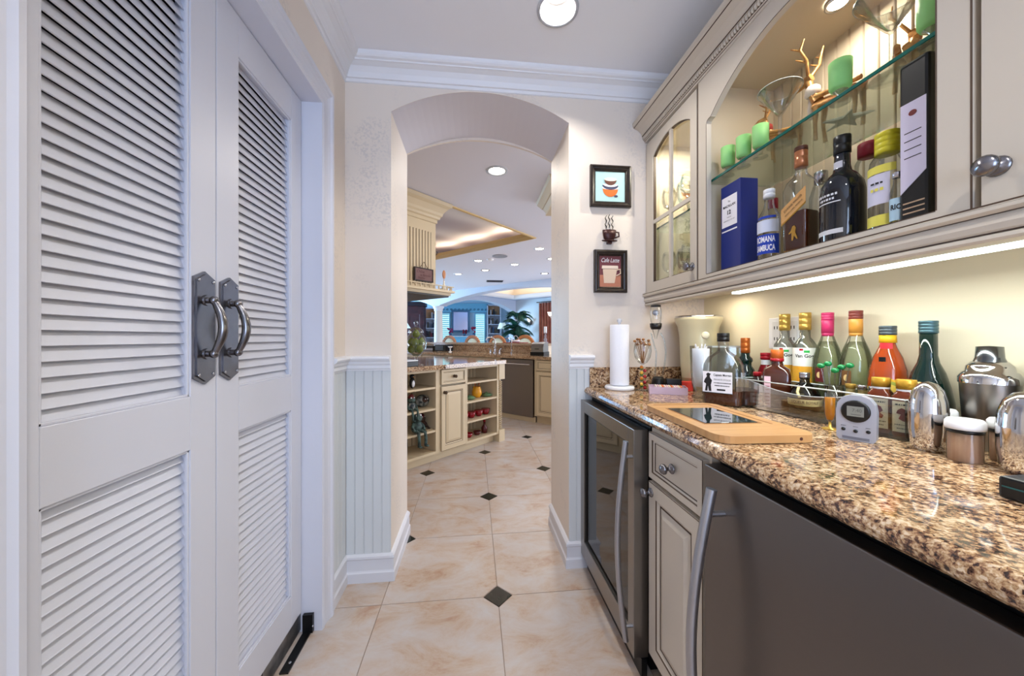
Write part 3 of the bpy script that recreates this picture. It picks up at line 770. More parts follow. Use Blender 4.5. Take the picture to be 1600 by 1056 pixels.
# dining room beyond
dw = M('dining_wall', (206, 214, 220), .6)
struct(MB().box(10.7, 10.85, 1.0, 8.72, 0, 3.3).build('wall_dining', dw, None, None, R45))
DT = (7.9, 9.95, 3.6, 7.95)
dc = MB(); rect_holes(dc, 7.3, 10.7, .5, 8.45, DT, 2.60)
dc.build('ceiling', M('dining_ceiling', (206, 214, 232), .7), None, None, R45, kind='structure')
a0, a1, b0, b1 = DT
t_ = MB().box(a0 - .15, a1 + .15, b0 - .15, b1 + .15, 2.95, 2.97)
for q in ((a0 - .17, a0 - .15, b0 - .17, b1 + .17), (a1 + .15, a1 + .17, b0 - .17, b1 + .17), (a0 - .17, a1 + .17, b0 - .17, b0 - .15), (a0 - .17, a1 + .17, b1 + .15, b1 + .17)): t_.box(q[0], q[1], q[2], q[3], 2.6, 2.96)
t_.build('tray_vault', M('tray_peach', (248, 234, 214), .6), None, None, R45, kind='structure')
ring_mould([(-.10, 0), (-.10, -.04), (-.04, -.05), (0, -.01), (.03, .05), (.05, .09), (.03, .09)], a0, a1, b0, b1, 2.60).build('trim_8', trim_white, None, None, R45, kind='structure')
x, y, _ = W((a0 + a1) / 2, (b0 + b1) / 2); area('dining_cove_light', (x, y, 2.70), (PI, 0, R45), a1 - a0, b1 - b0, 34, (1, .90, .76))

# living room beyond
lb = M('living_blue', (120, 186, 216), .6)
struct(MB().box(-9, 3.4, 16.0, 16.15, 0, 3.4).build('wall_living', M('living_wall', (176, 206, 226), .6)))
struct(MB().box(-9, 3.6, 10.5, 16.1, 3.0, 3.1).build('ceiling_living', M('living_ceiling', (216, 224, 236), .7)))
struct(MB().box(-9.1, -9, 6, 16.1, 0, 3.2).build('wall_patio', dw))
struct(MB().box(5.35, 5.5, .5, 9.6, 0, 3).build('wall_garden', kitchen_wall))
struct(MB().box(-4.55, -4.4, YB, 9.2, 0, 3).build('wall_kitchen_left', kitchen_wall))
struct(MB().box(-4.4, -1.6, 9.0, 9.15, 0, .01).build('trim_9', kitchen_wall))

# recessed lamps, speaker, vent
KL = [((.186, 2.94), 'recessed lamp in the kitchen ceiling, largest one seen through the arch', 9), ((.745, 3.52), 'recessed lamp half hidden by the right side of the arch', 9),
      ((1.004, 5.43), 'recessed lamp right of the tray ceiling, next to its corner', 7), ((1.344, 6.10), 'recessed lamp cut by the right side of the arch, beyond the tray corner', 5),
      ((.069, 6.39), 'recessed lamp beside the round ceiling speaker', 5), ((.755, 6.65), 'recessed lamp right of the round ceiling speaker, smaller and farther', 5),
      ((.221, 7.28), 'recessed lamp between the speaker and the dark air vent', 5), ((-.344, 7.78), 'recessed lamp farthest left, nearest the hood', 5), ((1.50, 7.51), 'dark-rimmed recessed lamp at far right near the header arch', 4),
      ((-1.6, 3.6), 'assumed recessed lamp over the island, hidden behind the left wall', 9), ((-1.2, 5.8), 'assumed recessed lamp hidden behind the hood', 7)]  # last two are assumed lamps, out of view
for (x, y), lab, pw in KL:
    t = thing('recessed_light', lab, 'light', (x, y, KC)); r = .092
    MB().shell([(r, -.001), (r - .002, -.007), (r - .022, -.009), (r - .026, -.004)], 24).build('trim_ring', M('lamp_trim') if 'dark' not in lab else M('lamp_bronze', (70, 62, 60), .4), t)
    MB().lathe([(.0005, -.012), (r * .5, -.010), (r - .026, -.003)], 24).build('bulb', lamp_on, t)
    area('kitchen_lamp', (x, y, KC - .025), (0, 0, 0), .13, .13, pw, (1, .93, .84), 'DISK')
t = thing('ceiling_speaker', 'round grey speaker grille in the kitchen ceiling', 'speaker', (.431, 6.0, KC))
MB().lathe([(.13, -.001), (.13, -.008), (.12, -.010), (.0005, -.011)], 28).build('grille', M('speaker_grey', (150, 152, 160), .6), t)
t = thing('smoke_detector', 'small white ceiling sensor left of the round speaker', 'detector', (.28, 6.25, KC))
MB().lathe([(.06, 0), (.058, -.02), (.03, -.032), (.0005, -.034)], 20).build('cover', white_pl, t)
t = thing('air_vent', 'dark rectangular air vent in the far kitchen ceiling', 'vent', (.496, 8.65, KC), 0)
v = MB().box(-.20, .20, -.12, .12, -.008, -.001).build('frame', M('vent_dark', (52, 56, 66), .6), t)
for k in range(7): MB().prism([(-.10 + k * .03, -.008), (-.09 + k * .03, -.016), (-.085 + k * .03, -.016), (-.09 + k * .03, -.008)], 'x', -.18, .18).build('slat', M('vent_dark'), t)

# ------------------------------------------------------------------ island
def ab(name, label, cat, a, b, z=0, turn=0, group=None):
    x, y, _ = W(a, b); return thing(name, label, cat, (x, y, z), R45 + turn, group)
IA0 = .95
t = ab('kitchen_island', 'cream kitchen island with open beadboard shelves, one drawer and one door', 'island', 0, 2.63)
# local x = a, local y = depth away from us
c = MB()
c.box(1.55, 3.00, .33, .35, .09, .873).box(1.55, 2.12, .02, .33, .09, .108).box(2.52, 3.0, .02, .33, .09, .108)
c.box(1.55, 1.57, .0, .33, .09, .873).box(2.15, 2.17, .0, .33, .09, .873).box(2.505, 2.525, .0, .33, .09, .873).box(2.985, 3.005, .0, .33, .09, .873)
c.box(IA0, 1.55, .0, 1.2, .09, .873).box(1.55, 3.06, .35, 1.2, .09, .873).box(2.17, 2.505, .02, .33, .09, .873)
c.box(IA0 + .05, 3.0, .07, 1.12, 0, .09)
c.build('carcass', kcab, t)
f = MB().box(2.125, 2.175, -.004, .02, .09, .873).box(2.50, 2.53, -.004, .02, .09, .873).box(1.54, 1.58, -.004, .02, .09, .873).box(2.985, 3.01, -.004, .02, .09, .873)
for x0, x1 in ((1.58, 2.125), (2.53, 2.985)): f.box(x0, x1, -.002, .02, .85, .873).box(x0, x1, -.002, .02, .09, .112)
f.build('face_frame', kcab, t)
for x0, x1 in ((1.57, 2.15), (2.525, 2.985)):
    for z in (.311, .513, .711):
        MB().box(x0, x1, .0, .33, z - .018, z).build('shelf', kcab, t)
    n = int((x1 - x0) / .05); p = (x1 - x0) / n
    me = MB().prism([(0, 0), (0, -.004), (.003, -.008), (p - .005, -.008), (p - .002, -.003), (p, 0)], 'z', .108, .873).mesh('plank', kcab)
    for k in range(n): put(me, 'plank', t, (x0 + k * p, .331, 0))
    gl = MB()
    for k in range(1, n): gl.box(x0 + k * p - .0035, x0 + k * p + .0005, .3222, .3262, .108, .873)
    gl.build('glaze_line', glaze, t)
d = panel(t, 'drawer', 2.180, 2.498, .722, .866, DRAWP, DRAWM, [kcab, glaze], -.019); knob(d, 2.339, .795, -.019, .016, M('bronze_knob', (84, 66, 52), .35, .8))
d = panel(t, 'door', 2.180, 2.498, .100, .708, DOORP, DOORM, [kcab, glaze], -.019); knob(d, 2.215, .650, -.019, .016, M('bronze_knob'))
pm = MB().box(3.01, 3.105, -.015, .08, .70, .873).box(3.01, 3.105, -.015, .08, 0, .13).box(3.045, 3.071, .018, .044, .13, .70)
pp = pm.build('post', kcab, t)
rope = MB(); z = .15
while z < .69:
    k = MB().ball((0, 0, 0), (.038, .038, .009), 10, 0, 5); k.xf(Matrix.Translation((3.058, .03, z)) @ Matrix.Rotation(.5, 4, 'Y')); rope.add(k.v, k.f, 0, True); z += .021
rope.build('rope_turning', kcab, pp, kind='stuff')
o = MB().prism([(IA0 - .04, 2.605), (2.2, 2.575), (3.09, 2.585), (3.125, 2.60), (3.14, 2.64), (3.14, 3.88), (IA0 - .04, 3.88)], 'z', .875, .915).build('island_worktop', gran, None, None, R45, bevel=.008)
tag(o, 'polished granite worktop on the kitchen island', 'worktop')

# things on the island shelves (world point from a, b)
def on(name, label, cat, a, b, z, turn=0, group=None): return ab(name, label, cat, a, b, z, turn, group)
pt = M('terracotta_yellow', (232, 160, 36), .3)
t = on('jug', 'yellow pot with wooden spoon handles on the right island shelf', 'pot', 2.80, 2.76, .514)
MB().lathe([(.0005, 0), (.035, 0), (.052, .03), (.055, .06), (.045, .095), (.038, .105), (.043, .118), (.038, .118), (.033, .105), (.0005, .1)], 20).build('body', pt, t)
for dx, r in ((-.015, -.25), (.018, .4)): MB().cyl((dx, 0, .10), (dx + r * .08, 0, .19), .006, .009, 8).build('spoon', M('spoon_wood', (150, 84, 40), .6), t)
def bowl(label, a, z, r, h, mat, lip=1.0, group=None, nm='bowl', cat='bowl', b=2.74):
    t = on(nm, label, cat, a, b, z, 0, group)
    MB().lathe([(.0005, 0), (r * .55, 0), (r * .8, h * .35), (r, h), (r * .92, h), (r * .7, h * .4), (.0005, h * .15)], 18).build('body', mat, t); return t
gp = M('green_glaze', (96, 128, 92), .3); rd = M('red_glaze', (140, 18, 30), .25)
for a, lab in ((2.66, 'small green covered dish left of the yellow pot'), (2.925, 'small green covered dish right of the yellow pot')):
    t = on('covered_dish', lab, 'dish', a, 2.73, .514)
    MB().lathe([(.0005, 0), (.04, 0), (.066, .018), (.064, .022), (.0005, .014)], 18).build('plate', gp, t)
    MB().lathe([(.052, .020), (.045, .032), (.012, .038), (.008, .048), (.0005, .05)], 18).build('lid', gp, t)
for k, (a, lab) in enumerate(((2.595, 'first'), (2.695, 'second'), (2.81, 'third'), (2.92, 'fourth'))):
    t = bowl('%s dark red ramekin from the left on the middle island shelf' % lab, a, .312, .048, .062, rd, group='red ramekins on the island shelf', nm='ramekin')
    MB().lathe([(.047, .058), (.051, .060), (.051, .064), (.046, .064)], 18).build('rim', rd, t)
bowl('small red bowl on the bottom island shelf, left', 2.655, .109, .045, .045, rd)
bowl('small red bowl on the bottom island shelf, beside the brown bottle', 2.785, .109, .045, .040, M('brown_glaze_dish', (90, 30, 26), .3))
t = on('cruet', 'tiny yellow cruet at the left end of the bottom island shelf', 'bottle', 2.565, 2.74, .109)
MB().lathe([(.0005, 0), (.022, 0), (.024, .05), (.012, .075), (.012, .1), (.0005, .1)], 14).build('body', pt, t); MB().lathe([(.0005, .1), (.014, .1), (.012, .115), (.0005, .118)], 12).build('stopper', M('cork', (160, 120, 80), .8), t)
t = on('bottle', 'small dark red-brown bottle on the bottom island shelf', 'bottle', 2.90, 2.74, .109)
MB().lathe([(.0005, 0), (.03, 0), (.034, .03), (.034, .06), (.012, .09), (.011, .12), (.0005, .12)], 16).build('body', M('brown_bottle', (80, 20, 18), .2), t); MB().lathe([(.0005, .12), (.014, .12), (.014, .14), (.0005, .142)], 12).build('stopper', rd, t)

# soft toys and figures on the left shelves
def doll(label, a, z, s, body, head, shirt, hat=None, dangle=False, turn=0, b=2.68, cat='soft toy', nm='soft_toy'):
    t = on(nm, label, cat, a, b, z, turn)
    k = MB().ball((0, 0, .055 * s), (.056 * s, .044 * s, .056 * s), 14); k.build('body', shirt, t)
    hd = MB().ball((0, -.006 * s, .135 * s), (.048 * s, .044 * s, .040 * s), 14).build('head', head, t)
    MB().ball((-.018 * s, -.028 * s, .163 * s), .011 * s, 8).build('eye', white_pl, hd); MB().ball((.018 * s, -.028 * s, .163 * s), .011 * s, 8).build('eye', white_pl, hd)
    MB().tube([(-.026 * s, -.030 * s, .126 * s), (0, -.044 * s, .120 * s), (.026 * s, -.030 * s, .126 * s)], .003 * s, 6).build('mouth', black, hd)
    for sg in (-1, 1):
        MB().tube([(sg * .034 * s, 0, .09 * s), (sg * .060 * s, -.02 * s, .06 * s), (sg * .050 * s, -.045 * s, .03 * s)], [.014 * s, .012 * s, .012 * s], 8).build('arm', body, t)
        if dangle: pts = [(sg * .025 * s, -.02 * s, .025 * s), (sg * .035 * s, -.075 * s, .020 * s), (sg * .036 * s, -.085 * s, -.03 * s), (sg * .034 * s, -.085 * s, -.095 * s)]
        else: pts = [(sg * .025 * s, -.02 * s, .02 * s), (sg * .040 * s, -.06 * s, .035 * s), (sg * .045 * s, -.085 * s, .012 * s)]
        MB().tube(pts, [.018 * s] + [.014 * s] * (len(pts) - 1), 8).build('leg', body, t)
        e = pts[-1]; MB().ball((e[0], e[1] - .012 * s, e[2] - .004 * s), (.018 * s, .028 * s, .010 * s), 8).build('foot', body, t)
    if hat: MB().lathe([(.042 * s, .16 * s), (.036 * s, .175 * s), (.020 * s, .20 * s), (.0005, .205 * s)], 14).build('hat', hat, hd)
    return t
fg = M('frog_green', (14, 26, 24), .6, noise=(34, .12, (70, 92, 84))); fd = M('frog_cloth', (30, 40, 44), .7, noise=(24, .1, (150, 150, 140))); rh = M('hat_red', (96, 26, 24), .7); bn = M('doll_brown', (92, 62, 46), .7, noise=(20, .2, (50, 40, 36)))
doll('green frog doll sitting with legs hanging over the lower left island shelf', 1.945, .311, 1.0, fg, fg, fg, None, True, b=2.67)
doll('small brown doll slumped beside the green frog doll', 2.085, .311, .68, bn, bn, bn, rh, b=2.78)
doll('dark green doll with a red hat on the middle left island shelf', 1.90, .513, .74, fg, fg, fd, rh, True, b=2.69)
t = on('beaded_figure', 'round mottled black and white figure on the middle left island shelf', 'figurine', 2.085, 2.78, .513)
MB().ball((0, 0, .058), (.075, .05, .058), 18, 0, 12).build('body', fd, t); hd = MB().ball((.0, -.045, .075), (.03, .025, .028), 12).build('face', bn, t)
MB().ball((-.012, -.068, .082), .005, 8).build('eye', white_pl, hd); MB().ball((.012, -.068, .082), .005, 8).build('eye', white_pl, hd)
t = on('penguin_figure', 'small black and white penguin figure on the top left island shelf', 'figurine', 1.925, 2.71, .711)
MB().ball((0, 0, .05), (.026, .024, .05), 14).build('body', black, t); MB().ball((0, -.010, .045), (.018, .018, .036), 12).build('belly', white_pl, t); hd = MB().ball((0, 0, .108), .022, 12).build('head', black, t)
MB().cyl((0, -.018, .106), (0, -.036, .104), .006, .001, 8).build('beak', M('beak', (226, 150, 40), .5), hd)

# apothecary jar with pears on the island
jx = (2.01, 2.77)
t = on('apothecary_jar', 'lidded glass jar full of green pears on the island', 'jar', jx[0], jx[1], .9155)
MB().shell([(.065, 0), (.065, .006), (.02, .014), (.012, .035), (.012, .07), (.03, .085), (.072, .12), (.093, .165), (.096, .205), (.082, .26), (.060, .285), (.058, .295)], 24).build('bowl', glass, t)
l = MB().shell([(.066, .295), (.070, .301), (.062, .325), (.035, .342), (.012, .35), (.008, .365), (.02, .38), (.022, .395), (.012, .408), (.0005, .412)], 20).build('lid', glass, t)
pg = M('pear_green', (122, 130, 38), .4, noise=(14, .2, (96, 110, 30)))
for k, (dx, dy, dz) in enumerate(((-.038, -.028, .145), (.036, -.030, .145), (0, .042, .145), (-.002, -.048, .208), (.044, .018, .212), (-.044, .018, .212), (0, 0, .285))):
    x, y, _ = W(jx[0], jx[1])
    q = tag(MB().lathe([(.0005, -.032), (.022, -.028), (.036, -.006), (.034, .012), (.018, .034), (.010, .042), (.0005, .044)], 14).build('pear', pg, None, (x + dx, y + dy, .9155 + dz), (.3 * (k % 3 - 1), .25 * (k % 2), 0)), 'green pear piled in the lidded glass jar on the island', 'pear', 'pears in the glass jar')
    MB().cyl((0, 0, .042), (.004, 0, .056), .002, n=6).build('stem', M('stem_brown', (70, 50, 30), .8), q)
t = on('tray_box', 'black and white box beside the pear jar on the island', 'box', 1.852, 2.70, .9155, .1)
MB().box(-.08, .08, -.07, .07, 0, .045).build('body', black, t, bevel=.003); MB().box(-.08, .08, -.07, .07, .045, .055).build('lid', white_pl, t, bevel=.002)
t = on('canister', 'small glass canister with yellow contents behind the pear jar', 'jar', 1.90, 2.88, .9155)
MB().shell([(.045, 0), (.048, .12), (.046, .125)], 18).build('glass_body', glass, t); MB().lathe([(.0005, .003), (.042, .003), (.044, .09), (.0005, .09)], 16).build('contents', M('pasta', (180, 170, 90), .7), t)

# ------------------------------------------------------------------ hood and its mantel over the island
t = ab('range_hood', 'tall cream fluted range hood with crown and a railed mantel shelf', 'hood', 0, 2.90)
HX1 = 2.36
MB().box(1.1, HX1, .02, .75, 1.66, 2.50).build('body', kcab, t)
for k in range(13):
    x = 1.832 + k * .036
    MB().prism([(x, 0), (x + .005, -.005), (x + .015, -.007), (x + .025, -.005), (x + .030, 0)], 'z', 1.70, 2.24).move(0, .019, 0).build('flute', kcab, t)
gl = MB()
for k in range(14): gl.box(1.8265 + k * .036, 1.8315 + k * .036, .0175, .0195, 1.70, 2.24)
gl.build('glaze_line', glaze, t)
hc = [(0, 2.34), (-.012, 2.345), (-.012, 2.375), (-.03, 2.385), (-.035, 2.405), (-.05, 2.42), (-.055, 2.445), (-.09, 2.49), (-.12, 2.51), (-.125, 2.545), (0, 2.545)]
cw = MB(); k = len(hc)
r0 = [(1.0, .02 + p, z) for p, z in hc]; r1 = [(HX1 - p, .02 + p, z) for p, z in hc]; r2 = [(HX1 - p, .8, z) for p, z in hc]
for A_, B_ in ((r0, r1), (r1, r2)): cw.add(A_ + B_, [(i, (i + 1) % k, k + (i + 1) % k, k + i) for i in range(k)])
cw.build('crown', kcab, t)
sh = MB().box(1.05, HX1 + .14, -.12, .80, 1.628, 1.650).box(1.08, HX1 + .11, -.09, .78, 1.60, 1.628)
m_ = sh.build('mantel_shelf', kcab, t)
MB().box(1.09, HX1 + .09, -.08, .76, 1.585, 1.60).build('hood_insert', M('hood_steel', (70, 68, 66), .4, .8), t)
for k in range(24):
    MB().lathe([(.008, 0), (.005, .006), (.009, .018), (.005, .030), (.008, .036)], 8, (1.2 + k * .055, -.105, 1.650)).build('baluster', kcab, m_)
for k in range(6):
    MB().lathe([(.008, 0), (.005, .006), (.009, .018), (.005, .030), (.008, .036)], 8, (HX1 + .125, -.06 + k * .06, 1.650)).build('baluster', kcab, m_)
MB().box(1.15, HX1 + .135, -.112, -.098, 1.686, 1.694).box(HX1 + .118, HX1 + .132, -.098, .3, 1.686, 1.694).build('gallery_rail', kcab, m_)
x0s = 2.19; sgb = M('plaque_brown', (124, 92, 88), .7, noise=(12, .2, (104, 74, 70)))
t = ab('hanging_sign', 'small brown framed sign hanging by a cord on the fluted hood', 'sign', x0s, 2.90, 1.79)
MB().box(-.108, .108, -.012, .004, -.062, .062).build('plaque', sgb, t, bevel=.001)
fr = MB()
for q in ((-.112, .112, -.066, -.056), (-.112, .112, .056, .066), (-.112, -.102, -.056, .056), (.102, .112, -.056, .056)): fr.box(q[0], q[1], -.017, .005, q[2], q[3])
fr.build('frame', M('sign_frame', (44, 26, 20), .5), t)
MB().tube([(-.05, -.010, .062), (0, -.010, .128), (.05, -.010, .062)], .003, 6).build('cord', M('sign_cord', (90, 62, 40), .8), t)
ink = M('sign_ink', (74, 24, 26), .6)
text('lettering', 'Chloe', ink, t, .09, (-.04, -.013, .028), shear=.3); text('lettering', 'is forever', ink, t, .13, (.02, -.013, -.004), shear=.3); text('lettering', 'home', ink, t, .08, (-.03, -.013, -.034), shear=.3)
t = ab('ornament', 'small orange shell shaped ornament standing on a white bottle on the hood shelf', 'ornament', HX1 + .06, 2.86, 1.651)
MB().lathe([(.0005, 0), (.024, 0), (.028, .02), (.018, .05), (.008, .075), (.008, .10)], 14).build('base', M('ivory', (230, 220, 200), .4), t)
MB().ball((0, 0, .17), (.022, .012, .045), 12).build('shell', M('shell_orange', (190, 130, 90), .5), t); MB().cyl((0, 0, .10), (0, 0, .13), .003, n=6).build('stem', gold, t)
t = ab('hook', 'small dark curled hook on the side of the hood', 'hook', HX1 + .001, 2.96, 2.03)
MB().tube([(0, 0, .03), (.015, 0, .03), (.03, 0, .0), (.045, 0, .01), (.055, 0, .03), (.045, 0, .045)], .005, 8).ball((.003, 0, .03), (.004, .012, .02), 8).build('curl', M('iron', (60, 48, 44), .5, .5), t)
# brass crown of the right hand kitchen cupboard, seen in the arch corner
struct(MB().prism([(.66, 2.505), (.69, 2.48), (.70, 2.48), (.73, 2.45), (.73, 2.42), (2.0, 2.42), (2.0, 2.549), (.63, 2.549), (.64, 2.52)], 'y', 2.95, 3.6).build('trim_10', kcab))

# ------------------------------------------------------------------ sink run, faces us along the lower right diagonal
FA = -R45
def sk(name, label, cat, b, a=3.98, z=0, group=None):
    x, y, _ = W(a, b); return thing(name, label, cat, (x, y, z), FA, group)
# local x = towards smaller b (to the right), local y = away
t = sk('base_cabinet', 'long cream base cabinet run left of the dishwasher under the sink counter', 'cabinet', 6.5)
MB().box(0, 3.06, .0, .58, .10, .873).box(0, 3.06, .06, .5, 0, .10).build('carcass', kcab, t)
for k in range(5): panel(t, 'door', .02 + k * .60, .60 + k * .60, .115, .86, DOORP, DOORM, [kcab, glaze], -.019)
t = sk('dishwasher', 'dark stainless dishwasher with bar handle across the aisle', 'dishwasher', 3.43)
MB().box(.0, .60, .02, .57, .10, .868).build('body', black, t)
df = MB().box(.003, .597, -.022, .02, .075, .862).build('door', M('dishwasher_steel', (128, 118, 112), .38, 1, bump=(60, .05), stretch=(.02, 1, 1)), t, bevel=.003)
hb = MB().cyl((.03, -.055, .80), (.57, -.055, .80), .011, n=10)
for x in (.07, .53): hb.cyl((x, -.022, .80), (x, -.055, .80), .007, n=8)
hb.build('handle', chrome, df)
MB().box(0, .60, .03, .05, 0, .075).build('toe_kick', kcab, t)
t = sk('base_cabinet', 'cream drawer and door cabinet right of the dishwasher, cut by the arch', 'cabinet', 2.82)
MB().box(0, .62, .0, .58, .10, .873).box(0, .62, .06, .5, 0, .10).build('carcass', kcab, t)
d = panel(t, 'drawer', .04, .58, .725, .862, DRAWP, DRAWM, [kcab, glaze], -.019); knob(d, .31, .793, -.019, .016, M('bronze_knob'))
d = panel(t, 'door', .04, .58, .115, .710, DOORP, DOORM, [kcab, glaze], -.019)
o = MB().prism([(3.94, 1.9), (4.60, 1.9), (4.60, 6.55), (3.94, 6.55)], 'z', .875, .915).build('sink_worktop', gran, None, None, R45, bevel=.008); tag(o, 'granite worktop of the sink counter in front of the raised bar', 'worktop')
bw = MB().box(4.60, 4.75, 3.02, 6.55, 0, 1.045).build('wall_bar', kitchen_wall, None, None, R45); struct(bw)
o = MB().box(4.582, 4.5995, 3.02, 6.55, .9155, 1.045).build('bar_splashback', gran, None, None, R45); tag(o, 'speckled granite splashback below the raised bar', 'splashback')
o = MB().prism([(4.55, 2.99), (5.03, 2.99), (5.03, 6.58), (4.55, 6.58)], 'z', 1.0455, 1.080).build('bar_counter', M('bar_granite', (196, 178, 156), .12, noise=(60, .2, (150, 120, 92))), None, None, R45, bevel=.008); tag(o, 'pale edged granite bar top between kitchen and dining room', 'bar top')

# things at the sink
def atk(name, label, cat, a, b, z, group=None, turn=0):
    x, y, _ = W(a, b); return thing(name, label, cat, (x, y, z), FA + turn, group)
t = atk('faucet', 'tall curved chrome kitchen faucet at the sink', 'faucet', 4.49, 3.99, .9155)
MB().lathe([(.03, 0), (.028, .012), (.018, .02), (.017, .08), (.022, .09), (.015, .10)], 16).build('base', chrome, t)
MB().tube([(0, 0, .09), (0, -.002, .18), (-.01, -.02, .235), (-.035, -.06, .262), (-.07, -.10, .258), (-.09, -.12, .235), (-.095, -.125, .21)], .012, 10).build('spout', chrome, t)
for sg in (-1, 1): MB().lathe([(.022, 0), (.018, .015), (.01, .03), (.012, .05)], 12, (sg * .10, 0, 0)).tube([(sg * .10, 0, .05), (sg * .15, -.02, .07)], .006, 8).build('lever', chrome, t)
t = atk('water_tap', 'thin straight filtered-water tap right of the kitchen faucet', 'tap', 4.49, 3.64, .9155)
MB().lathe([(.018, 0), (.016, .01), (.008, .02)], 12).build('base', chrome, t); MB().tube([(0, 0, .01), (0, 0, .22), (0, -.02, .25), (0, -.06, .262), (0, -.09, .24)], .006, 8).build('spout', chrome, t); MB().box(.0, .04, -.004, .004, .04, .05).build('lever', chrome, t)
t = atk('radio', 'black radio with a silver front on the sink counter', 'radio', 4.38, 5.62, .9155, turn=.2)
MB().box(-.16, .16, -.07, .07, 0, .10).build('body', black, t, bevel=.006); MB().box(-.15, .15, -.073, -.069, .01, .055).build('front_panel', grey_pl, t)
t = atk('toaster_oven', 'black box shaped appliance beside the radio on the sink counter', 'appliance', 4.38, 5.18, .9155)
MB().box(-.16, .16, -.09, .09, .008, .125).build('body', black_gloss, t, bevel=.006); MB().box(-.13, .09, -.094, -.090, .025, .11).build('window', black, t)
t = atk('candle_holder', 'small white figurine cup on the sink counter right of the black appliance', 'figurine', 4.25, 4.85, .9155)
MB().lathe([(.0005, 0), (.03, 0), (.028, .008), (.008, .02), (.010, .05), (.006, .06), (.035, .085), (.045, .10), (.0005, .085)], 14).build('body', white_pl, t)
t = atk('mug', 'small orange mug beside the radio', 'mug', 4.25, 5.95, .9155)
MB().lathe([(.0005, 0), (.032, 0), (.035, .07), (.031, .07), (.028, .006), (.0005, .006)], 14).build('body', M('orange_mug', (200, 96, 40), .4), t); MB().tube([(.034, 0, .055), (.055, 0, .05), (.055, 0, .02), (.034, 0, .015)], .004, 6).build('handle', M('orange_mug'), t)
t = atk('toaster', 'silver rounded toaster at the right end of the sink counter', 'toaster', 4.27, 2.93, .9155, turn=.3)
MB().prism([(-.13, .0), (.13, 0), (.13, .12), (.10, .17), (.03, .19), (-.03, .19), (-.10, .17), (-.13, .12)], 'x', -.09, .09).build('body', steel, t, bevel=.012); MB().box(-.1, .1, -.14, .14, 0, .05).build('base', black, t); MB().box(-.03, .03, -.152, -.135, .09, .10).build('lever', black, t)
t = atk('candlestick', 'tall turned pewter candlestick with a white candle on the bar top', 'candlestick', 4.85, 3.22, 1.081)
MB().lathe([(.0005, 0), (.05, 0), (.045, .015), (.02, .03), (.028, .06), (.012, .09), (.018, .12), (.010, .15), (.03, .165), (.03, .17), (.0005, .17)], 16).build('stick', M('wood_grey', (150, 140, 150), .4), t); MB().cyl((0, 0, .17), (0, 0, .27), .024, n=14).build('candle', white_pl, t)
t = atk('serving_basket', 'white looped handled basket dish on a red tray on the bar top', 'basket', 4.80, 3.80, 1.081)
MB().box(-.20, .20, -.10, .10, 0, .010).build('tray', rd, t); MB().lathe([(.0005, .010), (.06, .010), (.085, .05), (.08, .05), (.055, .015), (.0005, .015)], 16).build('bowl', white_pl, t); MB().tube([(-.08 + .16 * i / 8, 0, .05 + .075 * math.sin(PI * i / 8)) for i in range(9)], .006, 6).build('loop_handle', chrome, t)

# dining chairs at the far side of the bar
cw_ = M('chair_wood', (168, 104, 54), .35); cf = M('chair_cream', (214, 222, 206), .8)
x, y, _ = W(5.62, 6.20)
ch = thing('bar_chair', 'round-backed wooden bar chair with a cream oval pad, farthest left behind the bar', 'chair', (x, y, 0), FA + PI, 'round backed chairs along the far side of the bar')
def ovring(rx, rz, cz, t, y0, y1, n=28):
    mb = MB(); o_ = [(rx * math.cos(2 * PI * i / n), cz + rz * math.sin(2 * PI * i / n)) for i in range(n)]; i_ = [((rx - t) * math.cos(2 * PI * i / n), cz + (rz - t) * math.sin(2 * PI * i / n)) for i in range(n)]
    P = lambda q, yy: [(u, yy, w) for u, w in q]
    mb.quadring(P(i_, y0), P(o_, y0)); mb.quadring(P(i_, y1), P(o_, y1)); mb.quadring(P(o_, y0), P(o_, y1)); mb.quadring(P(i_, y0), P(i_, y1)); return mb
bk = ovring(.24, .24, .985, .055, .20, .235).build('back_frame', cw_, ch, bevel=.005)
MB().lathe([(.0005, -.014), (.17, -.010), (.186, 0), (.17, .010), (.0005, .014)], 24).xf(Matrix.Translation((0, .217, .985)) @ Matrix.Rotation(PI / 2, 4, 'X')).build('back_pad', cf, bk)
MB().box(-.22, .22, -.22, .22, .62, .68).build('seat', cf, ch, bevel=.02)
for sx in (-1, 1):
    MB().cyl((sx * .19, -.19, .62), (sx * .20, -.21, 0), .022, .014, 10).build('leg', cw_, ch); MB().cyl((sx * .19, .20, .78), (sx * .20, .23, 0), .022, .014, 10).build('leg', cw_, ch)
MB().cyl((-.19, -.2, .25), (.19, -.2, .25), .012, n=8).build('stretcher', cw_, ch)
for b, lab in ((5.46, 'second from the left'), (4.74, 'third from the left'), (4.05, 'widest, at the right')):
    x, y, _ = W(5.62, b); dup(ch, (x, y, 0), FA + PI, 'round-backed wooden bar chair with a cream oval pad, %s behind the bar' % lab)

